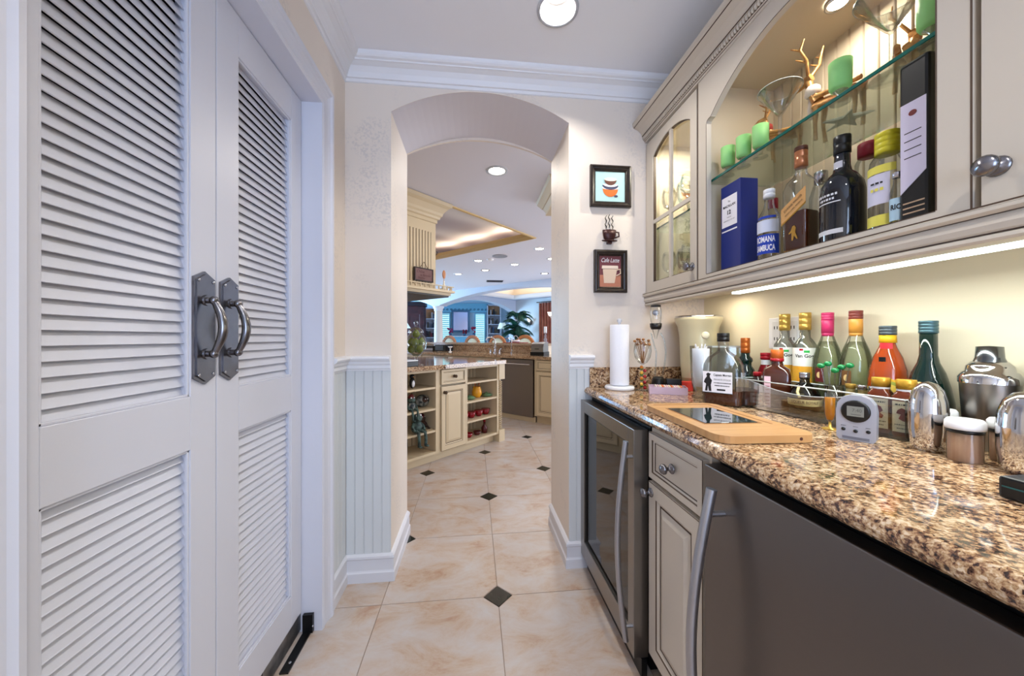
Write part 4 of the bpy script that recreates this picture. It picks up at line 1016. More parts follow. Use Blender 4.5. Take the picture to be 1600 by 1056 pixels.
# palm in the dining corner
t = ab('potted_palm', 'large bushy dark green palm in the far corner of the dining room', 'plant', 9.72, 7.62)
MB().lathe([(.0005, 0), (.20, 0), (.26, .40), (.28, .42), (.25, .42), (.0005, .38)], 20).build('pot', M('pot_brown', (96, 66, 48), .5), t)
rnd = random.Random(8); leafm = M('palm_green', (22, 84, 66), .5, noise=(5, .25, (14, 52, 44)))
tk = MB()
for k in range(5):
    a = k * 1.3; tk.tube([(0, 0, .38), (.06 * math.cos(a), .06 * math.sin(a), 1.0), (.12 * math.cos(a), .12 * math.sin(a), 1.5)], [.03, .022, .015], 6)
tk.build('trunk', M('palm_trunk', (84, 70, 46), .8), t)
for k in range(46):
    a = k * 2.399; up = rnd.uniform(.25, 1.0); L = rnd.uniform(.66, .82); z0 = rnd.uniform(.9, 2.0)
    fr = MB(); N = 9; pts = []
    for i in range(N + 1):
        s_ = i / N; rad = L * s_ * (1 - up * .45); zz = z0 + L * (up * s_ * 1.15 - s_ * s_ * .75)
        pts.append(Vector((rad * math.cos(a), rad * math.sin(a), zz)))
    for i in range(1, N):
        d = (pts[i + 1] - pts[i - 1]).normalized(); sd = d.cross(Vector((0, 0, 1))).normalized(); ll = .30 * math.sin(PI * (i + .6) / (N + 1)) + .05
        for sg in (-1, 1):
            for q in (0, .5):
                p0 = pts[i].lerp(pts[i + 1], q); tip = p0 + sd * sg * ll * .75 + d * ll * .6 + Vector((0, 0, -ll * .35)); wv_ = d * .022
                fr.add([p0 - wv_, p0 + wv_, tip], [(0, 1, 2)])
    fr.tube(pts[:], .006, 4)
    fr.build('frond', leafm, t)
# curtains
def curtain(label, a, b0, b1, z0, z1, mat, n=9):
    t = ab('curtain', label, 'curtain', a, b0)
    mb = MB(); P0 = []; K = n * 8
    for i in range(K + 1):
        s_ = i / K; P0.append((.035 * math.sin(s_ * n * 2 * PI), (b1 - b0) * s_))
    poly = P0 + [(x + .01, y) for x, y in reversed(P0)]
    for i in range(K):
        q = [P0[i], P0[i + 1], (P0[i + 1][0] + .01, P0[i + 1][1]), (P0[i][0] + .01, P0[i][1])]; mb.prism(q, 'z', z0, z1, 0, True)
    mb.build('cloth', mat, t); MB().cyl((0, -.1, z1 + .03), (0, b1 - b0 + .1, z1 + .03), .018, n=10).build('rod', M('rod_dark', (70, 50, 40), .5), t); return t
cr_ = M('curtain_rust', (128, 66, 58), .8, noise=(3, .2, (158, 104, 86)))
curtain('rust brown pleated curtain at the right of the dining room wall', 10.58, 6.60, 7.30, .02, 2.42, cr_, 6)
t = ab('wall_sconce', 'dark wall sconce with a glowing cream shade between palm and curtain', 'lamp', 10.66, 7.72, 1.72)
MB().ball((0, 0, 0), (.02, .05, .09), 10).tube([(0, 0, 0), (-.08, 0, -.05), (-.12, 0, .03)], .01, 6).build('bracket', M('iron'), t)
MB().lathe([(.03, .03), (.06, .16)], 14, (-.12, 0, 0)).build('shade', M('sconce_shade', (240, 224, 190), .5, emit=((255, 236, 200), 1.6)), t)
# chandelier edge by the right of the arch
t = ab('chandelier', 'crystal and silver chandelier hanging in the dining room, cut by the arch', 'chandelier', 8.6, 5.15, 1.62)
MB().cyl((0, 0, .45), (0, 0, 1.32), .01, n=8).build('rod', chrome, t); MB().lathe([(.0005, 0), (.04, .03), (.02, .1), (.06, .2), (.02, .3), (.03, .45), (.0005, .46)], 14).build('stem', chrome, t)
for k in range(6):
    a = k * PI / 3; ca, sa = math.cos(a), math.sin(a)
    arm = MB().tube([(0, 0, .12), (.15 * ca, .15 * sa, .02), (.28 * ca, .28 * sa, .06), (.34 * ca, .34 * sa, .16)], .009, 6).build('arm', chrome, t)
    MB().lathe([(.02, .16), (.035, .18), (.07, .27)], 12, (.34 * ca, .34 * sa, 0)).build('shade', M('chandelier_shade', (250, 244, 230), .4, emit=((255, 244, 224), 2.5)), arm)
# living room: shuttered blue bay, framed mirror, shelves
for k, (x0, x1) in enumerate(((-1.52, -1.05), (.02, .50))):
    w = struct(MB().stepped(x0, x1, .55, 2.28, [(0, 0), (0, -.05), (.05, -.05), (.05, -.01)], None, None).build('window_%d' % (k + 2), lb, None, (0, 15.98, 0)))
    MB().box(x0 + .05, x1 - .05, -.004, 0, .6, 2.23).build('pane', M('window_glow', (200, 240, 236), .5, emit=((196, 244, 240), 1.1)), w)
    sm = MB().prism([(-.030, -.018), (-.024, -.022), (.0, .016), (-.006, .020)], 'x', x0 + .06, x1 - .06).mesh('slat', M('shutter_blue', (150, 204, 224), .5))
    for q in range(19): put(sm, 'slat', w, (0, -.012, .66 + q * .085))
struct(MB().box(-1.62, .62, 15.92, 15.99, 2.30, 2.70).build('trim_11', lb))
t = thing('stencil_border', 'dark blue scroll stencil along the top of the living room bay', 'decoration', (0, 15.91, 2.42))
for k in range(12):
    cx = -1.35 + k * .17; MB().tube([(cx + .05 * math.cos(q * .7) * (1 - q / 12), 0, .05 * math.sin(q * .7) * (1 - q / 12)) for q in range(10)], .012, 5).build('scroll', M('stencil_blue', (50, 104, 140), .7), t)
t = thing('wall_mirror', 'large pale mirror in a dark silver frame in the living room bay', 'mirror', (-.60, 15.90, 1.92))
MB().stepped(-.40, .40, -.50, .48, [(0, .03), (0, -.02), (.06, -.03), (.09, 0)], None, None).build('frame', M('mirror_frame', (84, 120, 150), .35, .6), t); MB().box(-.33, .33, -.002, .004, -.43, .41).build('glass', M('mirror_pale', (214, 214, 246), .15, .3), t)
t = thing('sideboard', 'low pale blue sideboard under the mirror in the living room', 'sideboard', (-.55, 15.6, 0))
MB().box(-.55, .55, -.25, .25, 0, 1.22).build('body', lb, t, bevel=.01); MB().box(-.58, .58, -.28, .26, 1.22, 1.25).build('top', trim_white, t)
for sx in (-.5, .02):
    d_ = MB().stepped(sx, sx + .48, .12, 1.16, [(0, 0), (0, -.015), (.05, -.015), (.06, -.005)], None).move(0, -.25, 0).build('door', lb, t)
for k, (x, col, h_, lab) in enumerate(((-1.02, (150, 30, 90), .30, 'pink and red flowers in a vase left of the mirror'), (-.42, (120, 14, 40), .22, 'dark red round flower bowl below the mirror'), (-.02, (150, 24, 60), .34, 'red flowers in a vase right of the mirror'))):
    t = thing('flower_vase', lab, 'flowers', (x, 15.45, 1.251))
    MB().lathe([(.0005, 0), (.05, 0), (.06, .08), (.03, .14), (.0005, .14)], 12).build('vase', M('vase_blue', (60, 96, 130), .3), t)
    fl_ = MB()
    for q in range(10): fl_.ball((rnd.uniform(-.1, .1), rnd.uniform(-.06, .06), .12 + rnd.uniform(0, h_ - .08)), rnd.uniform(.03, .05), 8, 0, 5)
    fl_.build('blooms', M('bloom%d' % k, col, .7), t)
def bookshelf(label, x0, x1, y, top, seed):
    t = thing('bookcase', label, 'bookcase', ((x0 + x1) / 2, y, 0)); w = (x1 - x0) / 2; rr = random.Random(seed)
    MB().box(-w, -w + .04, -.2, .2, 0, top).box(w - .04, w, -.2, .2, 0, top).box(-w, w, .17, .2, 0, top).box(-w, w, -.2, .2, top - .04, top).build('frame', M('bookcase_paint', (200, 206, 222), .5), t)
    MB().box(-w + .04, w - .04, .16, .17, top - .45, top - .04).build('upper_back', M('peach_back', (232, 176, 128), .6), t)  # peach panel across the top of the back
    pal = [(60, 50, 60), (40, 66, 96), (120, 50, 60), (190, 186, 190), (80, 70, 60), (40, 40, 50)]
    for z in [top - .45 - k * .40 for k in range(5)]:
        MB().box(-w + .04, w - .04, -.19, .17, z - .03, z).build('shelf', M('bookcase_paint'), t)
        x = -w + .07; n_ = 0
        while x < w - .12:
            bw_ = rr.uniform(.04, .08); hh = rr.uniform(.14, .28)
            if rr.random() < .75:
                c_ = pal[rr.randrange(6)]
                o_ = tag(MB().box(0, bw_, -.1, .08, 0, hh).build('book', M('book%d' % pal.index(c_), c_, .6), None, (t.location.x + x, y - .02, z + .001)), 'book on the %s' % ('right living room bookcase' if seed == 3 else 'left living room bookcase'), 'book', 'books on the %s' % ('right bookcase' if seed == 3 else 'left bookcase'))
            x += bw_ + .012
    return t
bookshelf('tall white bookcase with a peach top right of the shuttered windows', .56, 1.16, 15.7, 2.62, 3)
bookshelf('tall white bookcase with a peach top left of the column', -2.13, -1.58, 15.7, 2.45, 5)
t = thing('armoire', 'dark red-brown draped cabinet left of the living room bookcase', 'cabinet', (-2.56, 14.9, 0))
MB().box(-.75, .55, -.3, .3, 0, 2.45).build('body', M('armoire_red', (84, 40, 44), .6, noise=(4, .2, (56, 32, 40))), t, bevel=.01); MB().box(-.8, .6, -.36, .32, 2.45, 2.62).build('cornice', M('armoire_dark', (40, 30, 40), .5), t)
for sx in (-.7, -.1): MB().stepped(sx, sx + .56, .2, 2.2, [(0, 0), (0, -.02), (.07, -.02), (.09, -.005)], None).move(0, -.3, 0).build('door', M('armoire_red'), t)
def tlamp(label, x, y, z, s):
    t = thing('table_lamp', label, 'lamp', (x, y, z)); MB().lathe([(.0005, 0), (.09, 0), (.05, .04), (.08, .16), (.03, .30), (.015, .40)], 16).build('base', M('lamp_base', (60, 70, 84), .4), t)
    MB().shell([(.20 * s, .38), (.11 * s, .62)], 20).build('shade', M('lamp_shade_pale', (206, 222, 214), .7, emit=((220, 232, 220), .35)), t); return t
tlamp('table lamp with a pale green shade left of the palm', 1.12, 14.2, 1.15, 1.0)
tlamp('table lamp with a large white shade at the left edge of the arch view', -2.35, 11.6, 1.10, 1.7)
for x, y, h_ in ((1.12, 14.2, 1.149), (-2.35, 11.6, 1.099)):
    t = thing('side_table', 'side table under the %s lamp' % ('pale green' if x > 0 else 'large white'), 'table', (x, y, 0)); MB().cyl((0, 0, h_ - .03), (0, 0, h_), .26, n=24).build('top', cw_, t); MB().cyl((0, 0, 0), (0, 0, h_ - .03), .04, n=12).build('pedestal', cw_, t); MB().cyl((0, 0, 0), (0, 0, .02), .18, n=20).build('foot', cw_, t)

# ------------------------------------------------------------------ on the back wall
def polyplate(pts, mat, name, parent, y, d=.0008):
    return MB().prism(pts, 'y', y - d, y).build(name, mat, parent)
def ell(cx, cz, rx, rz, a0=0, a1=2 * PI, n=20):
    return [(cx + rx * math.cos(a0 + (a1 - a0) * i / n), cz + rz * math.sin(a0 + (a1 - a0) * i / n)) for i in range(n + (0 if abs(a1 - a0 - 2 * PI) < 1e-6 else 1))]
frm = M('frame_black_brown', (34, 28, 26), .3, noise=(40, .2, (56, 44, 36)))
FP = [(0, .022), (0, .004), (.004, 0), (.010, -.001), (.013, .004), (.019, .006), (.022, .010), (.025, .009), (.028, .014), (.031, .016)]
t = thing('framed_picture', 'square black framed picture of stacked coffee cups on pale aqua', 'picture', (.696, YB - .023, 1.943))
MB().stepped(-.108, .108, -.106, .106, FP, None, None).build('frame', frm, t)
cv = MB().box(-.080, .080, .0155, .019, -.078, .078).build('canvas', M('art_aqua', (172, 208, 208), .6), t)
polyplate(ell(0, -.012, .040, .040, PI, 2 * PI), M('cup_orange', (214, 104, 36), .5), 'orange_cup', cv, .0148)
polyplate(ell(0, -.006, .046, .010), white_pl, 'saucer', cv, .0144)
polyplate(ell(0, .006, .042, .022, PI, 2 * PI), M('art_navy', (60, 64, 92), .5), 'blue_cup', cv, .0138)
polyplate(ell(.0, .012, .040, .014, PI, 2 * PI), white_pl, 'white_cup', cv, .0132)
polyplate(ell(0, .034, .032, .028, PI, 2 * PI), M('art_brown', (92, 54, 44), .5), 'brown_cup', cv, .0126)
polyplate(ell(0, .036, .033, .009), M('art_cream', (226, 214, 196), .5), 'coffee_rim', cv, .0120)
polyplate(ell(.030, -.048, .010, .006), M('art_navy'), 'foot', cv, .0148)
t = thing('framed_picture', 'upright black framed picture of a cream latte mug on a maroon ground', 'picture', (.696, YB - .023, 1.507))
MB().stepped(-.087, .087, -.109, .109, FP, None, None).build('frame', frm, t)
cv = MB().box(-.058, .058, .0155, .019, -.080, .080).build('canvas', M('art_maroon', (112, 56, 62), .6), t)
polyplate([(-.056, -.079), (.056, -.079), (.056, -.018), (-.056, -.018)], M('art_terracotta', (184, 118, 92), .6), 'table', cv, .0150)
mg = M('art_mug', (222, 196, 172), .5)
polyplate([(-.034, -.060), (.022, -.060), (.036, .012), (-.040, .012)], mg, 'mug', cv, .0142)
polyplate([(-.046, .014), (.042, .014), (.040, .030), (-.044, .030)], M('art_rim', (236, 216, 196), .5), 'mug_rim', cv, .0138)
MB().tube([(.036, .0135, .008), (.052, .0135, .012), (.054, .0135, -.010), (.032, .0135, -.022)], .003, 6).build('mug_handle', mg, cv)
text('lettering', 'Cafe Latte', white_pl, cv, .095, (0, .0138, .058), .022, shear=.35)

cm_ = M('iron_cup', (62, 30, 28), .4, .3)
t = thing('wall_ornament', 'dark maroon metal coffee cup with three steam curls hung between the two pictures', 'ornament', (.690, YB, 1.660))
MB().lathe([(.016, .004), (.026, .012), (.034, .032), (.036, .058), (.033, .058), (.030, .03), (.0005, .010)], 22, (0, -.020, 0)).xf(Matrix.Diagonal((1, .5, 1, 1))).build('cup', cm_, t)
MB().tube([(.034, -.010, .050), (.050, -.010, .048), (.052, -.010, .028), (.030, -.010, .020)], .004, 8).build('handle', cm_, t)
MB().lathe([(.0005, -.004), (.040, 0), (.042, .003), (.0005, .003)], 22).xf(Matrix.Translation((0, -.014, .002)) @ Matrix.Diagonal((1, .33, 1, 1))).build('saucer', cm_, t)
MB().box(-.012, .012, -.016, -.0005, -.012, -.002).build('bracket', cm_, t)
for dx in (-.017, 0, .017):
    MB().tube([(dx + .004 * math.sin(k * 1.25), -.008, .066 + k * .0062 + (.006 if dx == 0 else 0)) for k in range(12)], [.0012 + .0014 * abs(math.sin(k * .6)) for k in range(12)], 6).build('steam', black, t)
t = thing('power_outlet', 'white double outlet plate on the right wall behind the gold-capped bottles', 'outlet', (XR, 1.275, 1.184), RZ)
pl = MB().box(-.075, .075, -.006, 0, -.062, .062).build('plate', white_pl, t, bevel=.002)
for cx in (-.038, .038):
    MB().box(cx - .017, cx + .017, -.008, -.006, -.046, .046).build('receptacle', M('outlet_white', (220, 220, 222), .4), pl)
    for cz in (-.022, .022):
        MB().box(cx - .008, cx - .005, -.009, -.008, cz - .006, cz + .006).build('slot', black, pl); MB().box(cx + .005, cx + .008, -.009, -.008, cz - .006, cz + .006).build('slot', black, pl)

# ------------------------------------------------------------------ on the worktop
ZC = .9155
def fc(x, y, k=1.0): return -math.atan2(x, y) * k
def wthing(name, label, cat, x, y, z=ZC, rz=None, group=None): return thing(name, label, cat, (x, y, z), fc(x, y) if rz is None else rz, group)
def wrap_label(r, z0, z1, half, mat, parent, name='label', a=0, n=14, off=.0006):
    """label on a round bottle, centred on the side that faces local -y (turned by a)"""
    mb = MB(); R = r + off; vs = []
    for i in range(n + 1):
        t_ = -PI / 2 + a - half + 2 * half * i / n
        vs += [(R * math.cos(t_), R * math.sin(t_), z0), (R * math.cos(t_), R * math.sin(t_), z1)]
    return mb.add(vs, [(2 * i, 2 * i + 2, 2 * i + 3, 2 * i + 1) for i in range(n)], 0, True).build(name, mat, parent)
def cap_(parent, r, z0, z1, mat, name='cap', rings=2, ringmat=None):
    pr = [(.0005, z0), (r, z0)]
    for k in range(rings):
        zz = z0 + (z1 - z0) * (k + 1) / (rings + 1); pr += [(r, zz - .0012), (r * .93, zz), (r, zz + .0012)]
    pr += [(r, z1 - .001), (r * .95, z1), (.0005, z1)]
    return MB().lathe(pr, 20).build(name, mat, parent)
liq_brown = M('whisky', (92, 38, 12), .12, trans=.25); liq_amber = M('amber_syrup', (196, 84, 18), .1, trans=.35); liq_dark = M('dark_liqueur', (40, 20, 14), .1)
clear_liq = thin_glass('clear_spirit', (238, 243, 234), (190, 205, 190), refl=.45, body=.03)
brown_glass = thin_glass('brown_glass', (96, 46, 20), (30, 14, 8), refl=.85)
green_glass = M('bottle_green', (10, 34, 30), .05, coat=.5)
silver = M('silver_cap', (190, 190, 200), .25, 1)
orange_cap = M('orange_cap', (206, 104, 40), .35); red_cap = M('red_cap', (170, 26, 40), .35); mag_cap = M('magenta_cap', (196, 48, 100), .35); gold_cap = M('gold_cap', (196, 160, 78), .3, .6)

def dashes(parent, mat, width, loc, h, wrap=0, seed=1):
    """a line of print too small or blurred to read"""
    rr = random.Random(seed); mb = MB(); x = -width / 2
    while x < width / 2 - .001:
        w = min(rr.uniform(.4, 1.3) * h, width / 2 - x); zz = h * rr.uniform(.35, .5); q = []
        for u, z in ((x, -zz), (x + w, -zz), (x + w, zz), (x, zz)):
            q.append((wrap * math.sin(u / wrap), -wrap * math.cos(u / wrap), z) if wrap else (u, -.0003, z))
        mb.add(q, [(0, 1, 2, 3)]); x += w + h * .35
    return mb.build('printed_line', mat, parent, loc, kind='stuff')
# paper towel holder
t = wthing('paper_towel_holder', 'white paper towel roll on a round white stand at the back wall', 'paper towels', .705, 1.672, rz=0)
st = MB().lathe([(.0005, 0), (.066, 0), (.070, .004), (.070, .012), (.066, .018), (.0005, .018)], 32).build('base', white_pl, t)
MB().cyl((0, 0, .018), (0, 0, .325), .006, n=12).ball((0, 0, .334), .012, 14).build('pole', M('finial_white', (200, 200, 206), .3), t)
rl = MB().lathe([(.012, .022), (.044, .022), (.0455, .026), (.0455, .310), (.043, .314), (.012, .314)], 36).build('towel_roll', M('towel_paper', (240, 240, 246), .9, bump=(120, .3)), t)
# dried flowers in a stemmed glass
t = wthing('flower_glass', 'stemmed glass with beaded stem holding dried brown flowers, beside the paper towels', 'glass', .80, 1.625)
MB().lathe([(.0005, 0), (.034, 0), (.032, .003), (.006, .008)], 24).build('foot', glass, t)
bc = [(170, 40, 40), (70, 120, 50), (220, 170, 60), (150, 30, 40), (90, 110, 60), (200, 120, 40)]
for k in range(12):
    MB().ball((.010 * math.cos(k * 2.1), .010 * math.sin(k * 2.1), .012 + k * .009), .008, 8, 0, 6).build('bead', M('bead%d' % (k % 6), bc[k % 6], .15), t)
MB().shell([(.004, .122), (.022, .134), (.036, .158), (.041, .188), (.038, .215), (.033, .234)], 24).build('bowl', glass, t)
df_ = M('dried_flower', (150, 104, 62), .8); rnd = random.Random(5)
for k in range(13):
    a = k * 2.4; r = .006 + .022 * rnd.random(); tip = (1.35 * r * math.cos(a), 1.35 * r * math.sin(a), .215 + rnd.random() * .03)
    st = MB().tube([(.15 * r * math.cos(a), .15 * r * math.sin(a), .130), tip], .0012, 5).build('stem', df_, t)
    MB().ball(tip, (.008, .008, .006), 7, 0, 5).build('dried_head', M('dried_head', (186, 132, 78), .8, noise=(60, .2, (120, 74, 44))), st)
# packet tray
t = wthing('packet_tray', 'small pale lilac tray of sweetener packets beside the flower glass', 'tray', .868, 1.525, rz=-.42)
tm = M('tray_lilac', (196, 170, 186), .5); MB().box(-.075, .075, -.042, .042, 0, .004).build('base', tm, t)
for nm, q in (('side', (-.075, .075, -.045, -.042)), ('side', (-.075, .075, .042, .045)), ('end', (-.078, -.075, -.045, .045)), ('end', (.075, .078, -.045, .045))): MB().box(q[0], q[1], q[2], q[3], 0, .032).build(nm, tm, t)
pk = [(236, 226, 216), (236, 200, 210), (240, 232, 200), (230, 120, 60)]
for k in range(12):
    o_ = MB().box(-.003, .003, -.034, .034, 0, .030).build('packet', M('packet%d' % (k % 4), pk[k % 4], .7), t, (-.058 + k * .0095, 0, .0055), (0, .35, 0))
# red and black box behind
t = wthing('tea_box', 'small black and red box leaning behind the packet tray', 'box', .955, 1.60, rz=-.35)
MB().box(-.045, .020, -.02, .02, 0, .055).build('black_part', black, t, bevel=.002); MB().box(.020, .070, -.018, .018, 0, .045).build('red_part', M('box_red', (206, 52, 40), .5), t, bevel=.002)
# wine aerator on its stand
t = wthing('wine_aerator', 'clear wine aerator with black collar on a curved acrylic stand by the bucket', 'aerator', .905, 1.672)
MB().lathe([(.0005, 0), (.034, 0), (.034, .02), (.028, .05), (.020, .058), (.0005, .060)], 24).build('base', black, t)
for sg in (-1, 1): MB().tube([(sg * .016, .0, .055), (sg * .020 + .008, 0, .12), (sg * .022 + .012, 0, .18), (sg * .026, 0, .24), (sg * .022 - .012, 0, .275)], .0035, 8).build('acrylic_arm', acrylic, t)
ag = MB().shell([(.005, .245), (.008, .258), (.016, .285), (.020, .30), (.026, .34), (.028, .38), (.024, .405)], 22, (-.012, 0, 0)).build('glass_body', glass, t)
MB().lathe([(.0005, .292), (.022, .292), (.027, .305), (.028, .322), (.0005, .322)], 22, (-.012, 0, 0)).build('collar', black, t); MB().lathe([(.0005, .404), (.025, .404), (.022, .412), (.0005, .413)], 22, (-.012, 0, 0)).build('top_screen', M('screen_dark', (50, 50, 52), .4, .6), t); MB().ball((-.012, 0, .375), (.016, .016, .014), 14).build('inner_cone', grey_pl, t)
# champagne bucket
t = wthing('ice_bucket', 'tall flared champagne-coloured ice bucket in the corner', 'bucket', 1.085, 1.628)
MB().shell([(.066, 0), (.078, .10), (.082, .20), (.084, .26), (.092, .305), (.104, .335), (.106, .350), (.102, .352), (.098, .335), (.078, .26), (.072, .02), (.01, .012)], 36).build('body', M('bucket_champagne', (214, 206, 172), .28, .25), t)
MB().shell([(.104, .345), (.107, .350), (.103, .356), (.099, .350)], 36).build('metal_rim', chrome, t)
MB().lathe([(.0005, 0), (.014, 0), (.017, .004), (.012, .008), (.0005, .008)], 18).xf(Matrix.Translation((.030, -.080, .262)) @ Matrix.Rotation(PI / 2, 4, 'X')).build('handle_boss', M('boss', (232, 226, 200), .3), t)
# clear canister and straw glass
t = wthing('acrylic_canister', 'clear rectangular acrylic canister behind the rum bottle', 'canister', 1.092, 1.445, rz=-.55)
w_, d_, h_ = .076, .045, .215
MB().box(-w_, w_, -d_, d_, 0, .003).build('base', acrylic, t)
for nm, q in (('wall', (-w_, w_, -d_, -d_ + .003)), ('wall', (-w_, w_, d_ - .003, d_)), ('wall', (-w_, -w_ + .003, -d_, d_)), ('wall', (w_ - .003, w_, -d_, d_))): MB().box(q[0], q[1], q[2], q[3], .003, h_).build(nm, acrylic, t)
MB().stepped(-w_ - .002, w_ + .002, -d_ - .002, d_ + .002, [(0, h_), (.005, h_), (.005, h_ - .006), (0, h_ - .006), (0, h_)], None, None).xf(Matrix(((1, 0, 0, 0), (0, 0, 1, 0), (0, 1, 0, 0), (0, 0, 0, 1)))).build('rim', M('rim_grey', (206, 208, 200), .2), t)
t = wthing('straw_glass', 'footed clear glass holding a white paper bundle of straws, left of the rum bottle', 'glass', .948, 1.405)
MB().shell([(.032, 0), (.036, .006), (.020, .018), (.022, .030), (.034, .05), (.038, .10), (.042, .215), (.040, .216)], 26).build('glass_body', glass, t)
MB().lathe([(.0005, .045), (.020, .045), (.026, .075), (.031, .12), (.033, .205), (.0005, .205)], 22).build('paper_liner', M('straw_paper', (226, 230, 240), .7), t)
for k in range(9): MB().cyl((.014 * math.cos(k * .7), .014 * math.sin(k * .7), .2), (.022 * math.cos(k * .7), .022 * math.sin(k * .7), .212 + .006 * (k % 3)), .0028, n=8).build('straw', white_pl, t)

# rum bottle with the white label
t = wthing('rum_bottle', 'wide clear rum bottle with black cap and white label, brown rum at the bottom', 'bottle', .930, 1.245, rz=-.90)
MB().loft([(0, .060, .034, 4), (.006, .067, .040, 4), (.10, .068, .041, 4), (.150, .064, .039, 3.5), (.178, .050, .033, 3), (.196, .026, .024, 2.2), (.206, .018, .018, 2), (.238, .0165, .0165, 2)], 36).build('glass_body', glass, t)
MB().loft([(.004, .060, .034, 4), (.055, .063, .037, 4), (.0555, .062, .036, 4)], 32).build('rum', liq_brown, t)
cap_(t, .0205, .236, .268, black, rings=1)
lb = MB().box(-.058, .040, -.0425, -.0416, .045, .125).build('label', paper, t)
text('lettering', 'Captain Morgan', paper_txt, lb, .058, (.008, -.0430, .112), .011, bold=.02)
text('lettering', 'PRIVATE STOCK', paper_txt, lb, .056, (.008, -.0430, .096), .006)
dashes(lb, paper_txt, .056, (.008, -.0430, .084), .004, 0, 4)
dashes(lb, paper_txt, .050, (.008, -.0430, .074), .004, 0, 5)
MB().box(-.010, .018, -.0431, -.0426, .056, .062).build('label_bar', paper_txt, lb); MB().box(-.058, .040, -.0431, -.0426, .045, .048).build('label_edge', paper_txt, lb)
fig = [(-.050, .052), (-.042, .052), (-.040, .072), (-.036, .052), (-.028, .052), (-.030, .075), (-.026, .092), (-.032, .100), (-.034, .108), (-.030, .116), (-.040, .120), (-.046, .114), (-.043, .106), (-.050, .096), (-.054, .084), (-.046, .078)]
polyplate(fig, paper_txt, 'label_figure', lb, -.0426)
polyplate([(.048, .05), (.062, .05), (.062, .12), (.048, .12)], M('back_label', (206, 212, 226), .6), 'back_label', t, .0405)
# green bottle, orange top
t = wthing('liqueur_bottle', 'dark green ribbed bottle with an orange foil top, right of the rum bottle', 'bottle', 1.085, 1.325)
MB().lathe([(.0005, 0), (.034, 0), (.036, .01), (.036, .10), (.030, .125), (.022, .138), (.021, .150), (.026, .158), (.024, .168), (.016, .178), (.015, .20), (.0005, .20)], 24).build('glass_body', green_glass, t)
cap_(t, .0165, .190, .250, M('foil_orange', (190, 100, 40), .3, .5), 'foil_top', rings=2)
# long clear bin
bx0, by0 = 1.030, .750; ux, uy = -.1115, .9938; brz = math.atan2(uy, ux) - PI / 2
t = thing('storage_bin', 'long low clear acrylic bin holding small bottles, with dipped front rim', 'bin', (bx0, by0, ZC), brz)
LB, DB, HB = .490, .100, .100
MB().box(0, DB, 0, LB, 0, .003).build('base', acrylic, t)
fp = [(0, .003), (LB, .003), (LB, HB)] + [(LB - .05 - (LB - .12) * i / 14, HB - .028 * math.sin(PI * i / 14)) for i in range(15)] + [(0, HB)]
MB().prism(fp, 'x', 0, .003).build('front_wall', acrylic, t)
MB().box(DB - .003, DB, 0, LB, .003, HB).build('back_wall', acrylic, t)
for y in (0, LB - .003): MB().box(.003, DB - .003, y, y + .003, .003, HB).build('end_wall', acrylic, t)
rimm = M('bin_rim', (214, 220, 220), .12)
MB().tube([(-.002, 0, HB), (DB + .002, 0, HB), (DB + .002, LB, HB), (-.002, LB, HB), (-.002, 0, HB)], .0022, 6).build('rim', rimm, t)
MB().tube([(0, u, z) for u, z in fp[3:18]], .0016, 6).build('front_rim', rimm, t)
def inbin(s, d): return (bx0 + ux * s + uy * d, by0 + uy * s - ux * d)
# bottles standing in the bin
x, y = inbin(.447, .050)
t = wthing('small_bottle', 'small dark bottle with white label and red seal, far end of clear bin', 'bottle', x, y, ZC + .0035)
MB().lathe([(.0005, 0), (.029, 0), (.031, .004), (.031, .075), (.024, .092), (.012, .100), (.012, .112), (.0005, .112)], 22).build('glass_body', M('dark_brown_bottle', (36, 22, 18), .08), t)
lb = wrap_label(.031, .012, .048, .75, paper, t); dashes(lb, paper_txt, .030, (0, 0, .036), .006, .0318, 2); dashes(lb, red_cap, .026, (0, 0, .022), .004, .0318, 3)
wrap_label(.031, .052, .074, .32, red_cap, t, 'seal'); cap_(t, .013, .108, .122, red_cap, rings=0)
x, y = inbin(.372, .052)
t = wthing('square_bottle', 'square brown orange-liqueur bottle with red-orange cap in the clear bin', 'bottle', x, y, ZC + .0035, rz=-.80)
MB().loft([(0, .036, .030, 6), (.004, .040, .034, 6), (.120, .040, .034, 6), (.140, .036, .030, 4), (.150, .020, .019, 2.2), (.158, .017, .017, 2), (.185, .016, .016, 2)], 32).build('glass_body', M('brown_orange_bottle', (66, 28, 14), .06, coat=.5), t)
cap_(t, .0185, .176, .206, orange_cap, rings=0); MB().lathe([(.0005, .166), (.0195, .166), (.0195, .176), (.0005, .176)], 20).build('neck_band', red_cap, t)
lb = MB().box(-.034, -.016, -.0350, -.0342, .010, .115).build('label', M('label_pink', (222, 186, 196), .6), t)
for k in range(7): MB().box(-.031, -.019, -.0353, -.0350, .020 + k * .012, .0225 + k * .012).build('label_line', M('label_red_ink', (150, 60, 70), .6), lb)
t = wthing('small_bottle', 'small bottle with bright red cap and white neck label, behind the clear bin', 'bottle', 1.168, 1.318)
MB().lathe([(.0005, 0), (.027, 0), (.028, .004), (.028, .11), (.020, .135), (.016, .145), (.016, .165), (.0005, .165)], 20).build('glass_body', M('red_liqueur', (116, 16, 24), .08), t)
cap_(t, .0185, .163, .190, red_cap, rings=1); wrap_label(.0162, .140, .162, 1.2, paper, t, 'neck_label'); wrap_label(.028, .03, .10, .8, paper, t)
x, y = inbin(.278, .051)
t = wthing('round_bottle', 'squat spherical raspberry-liqueur bottle with a cream and gold lettered band in the clear bin', 'bottle', x, y, ZC + .0035)
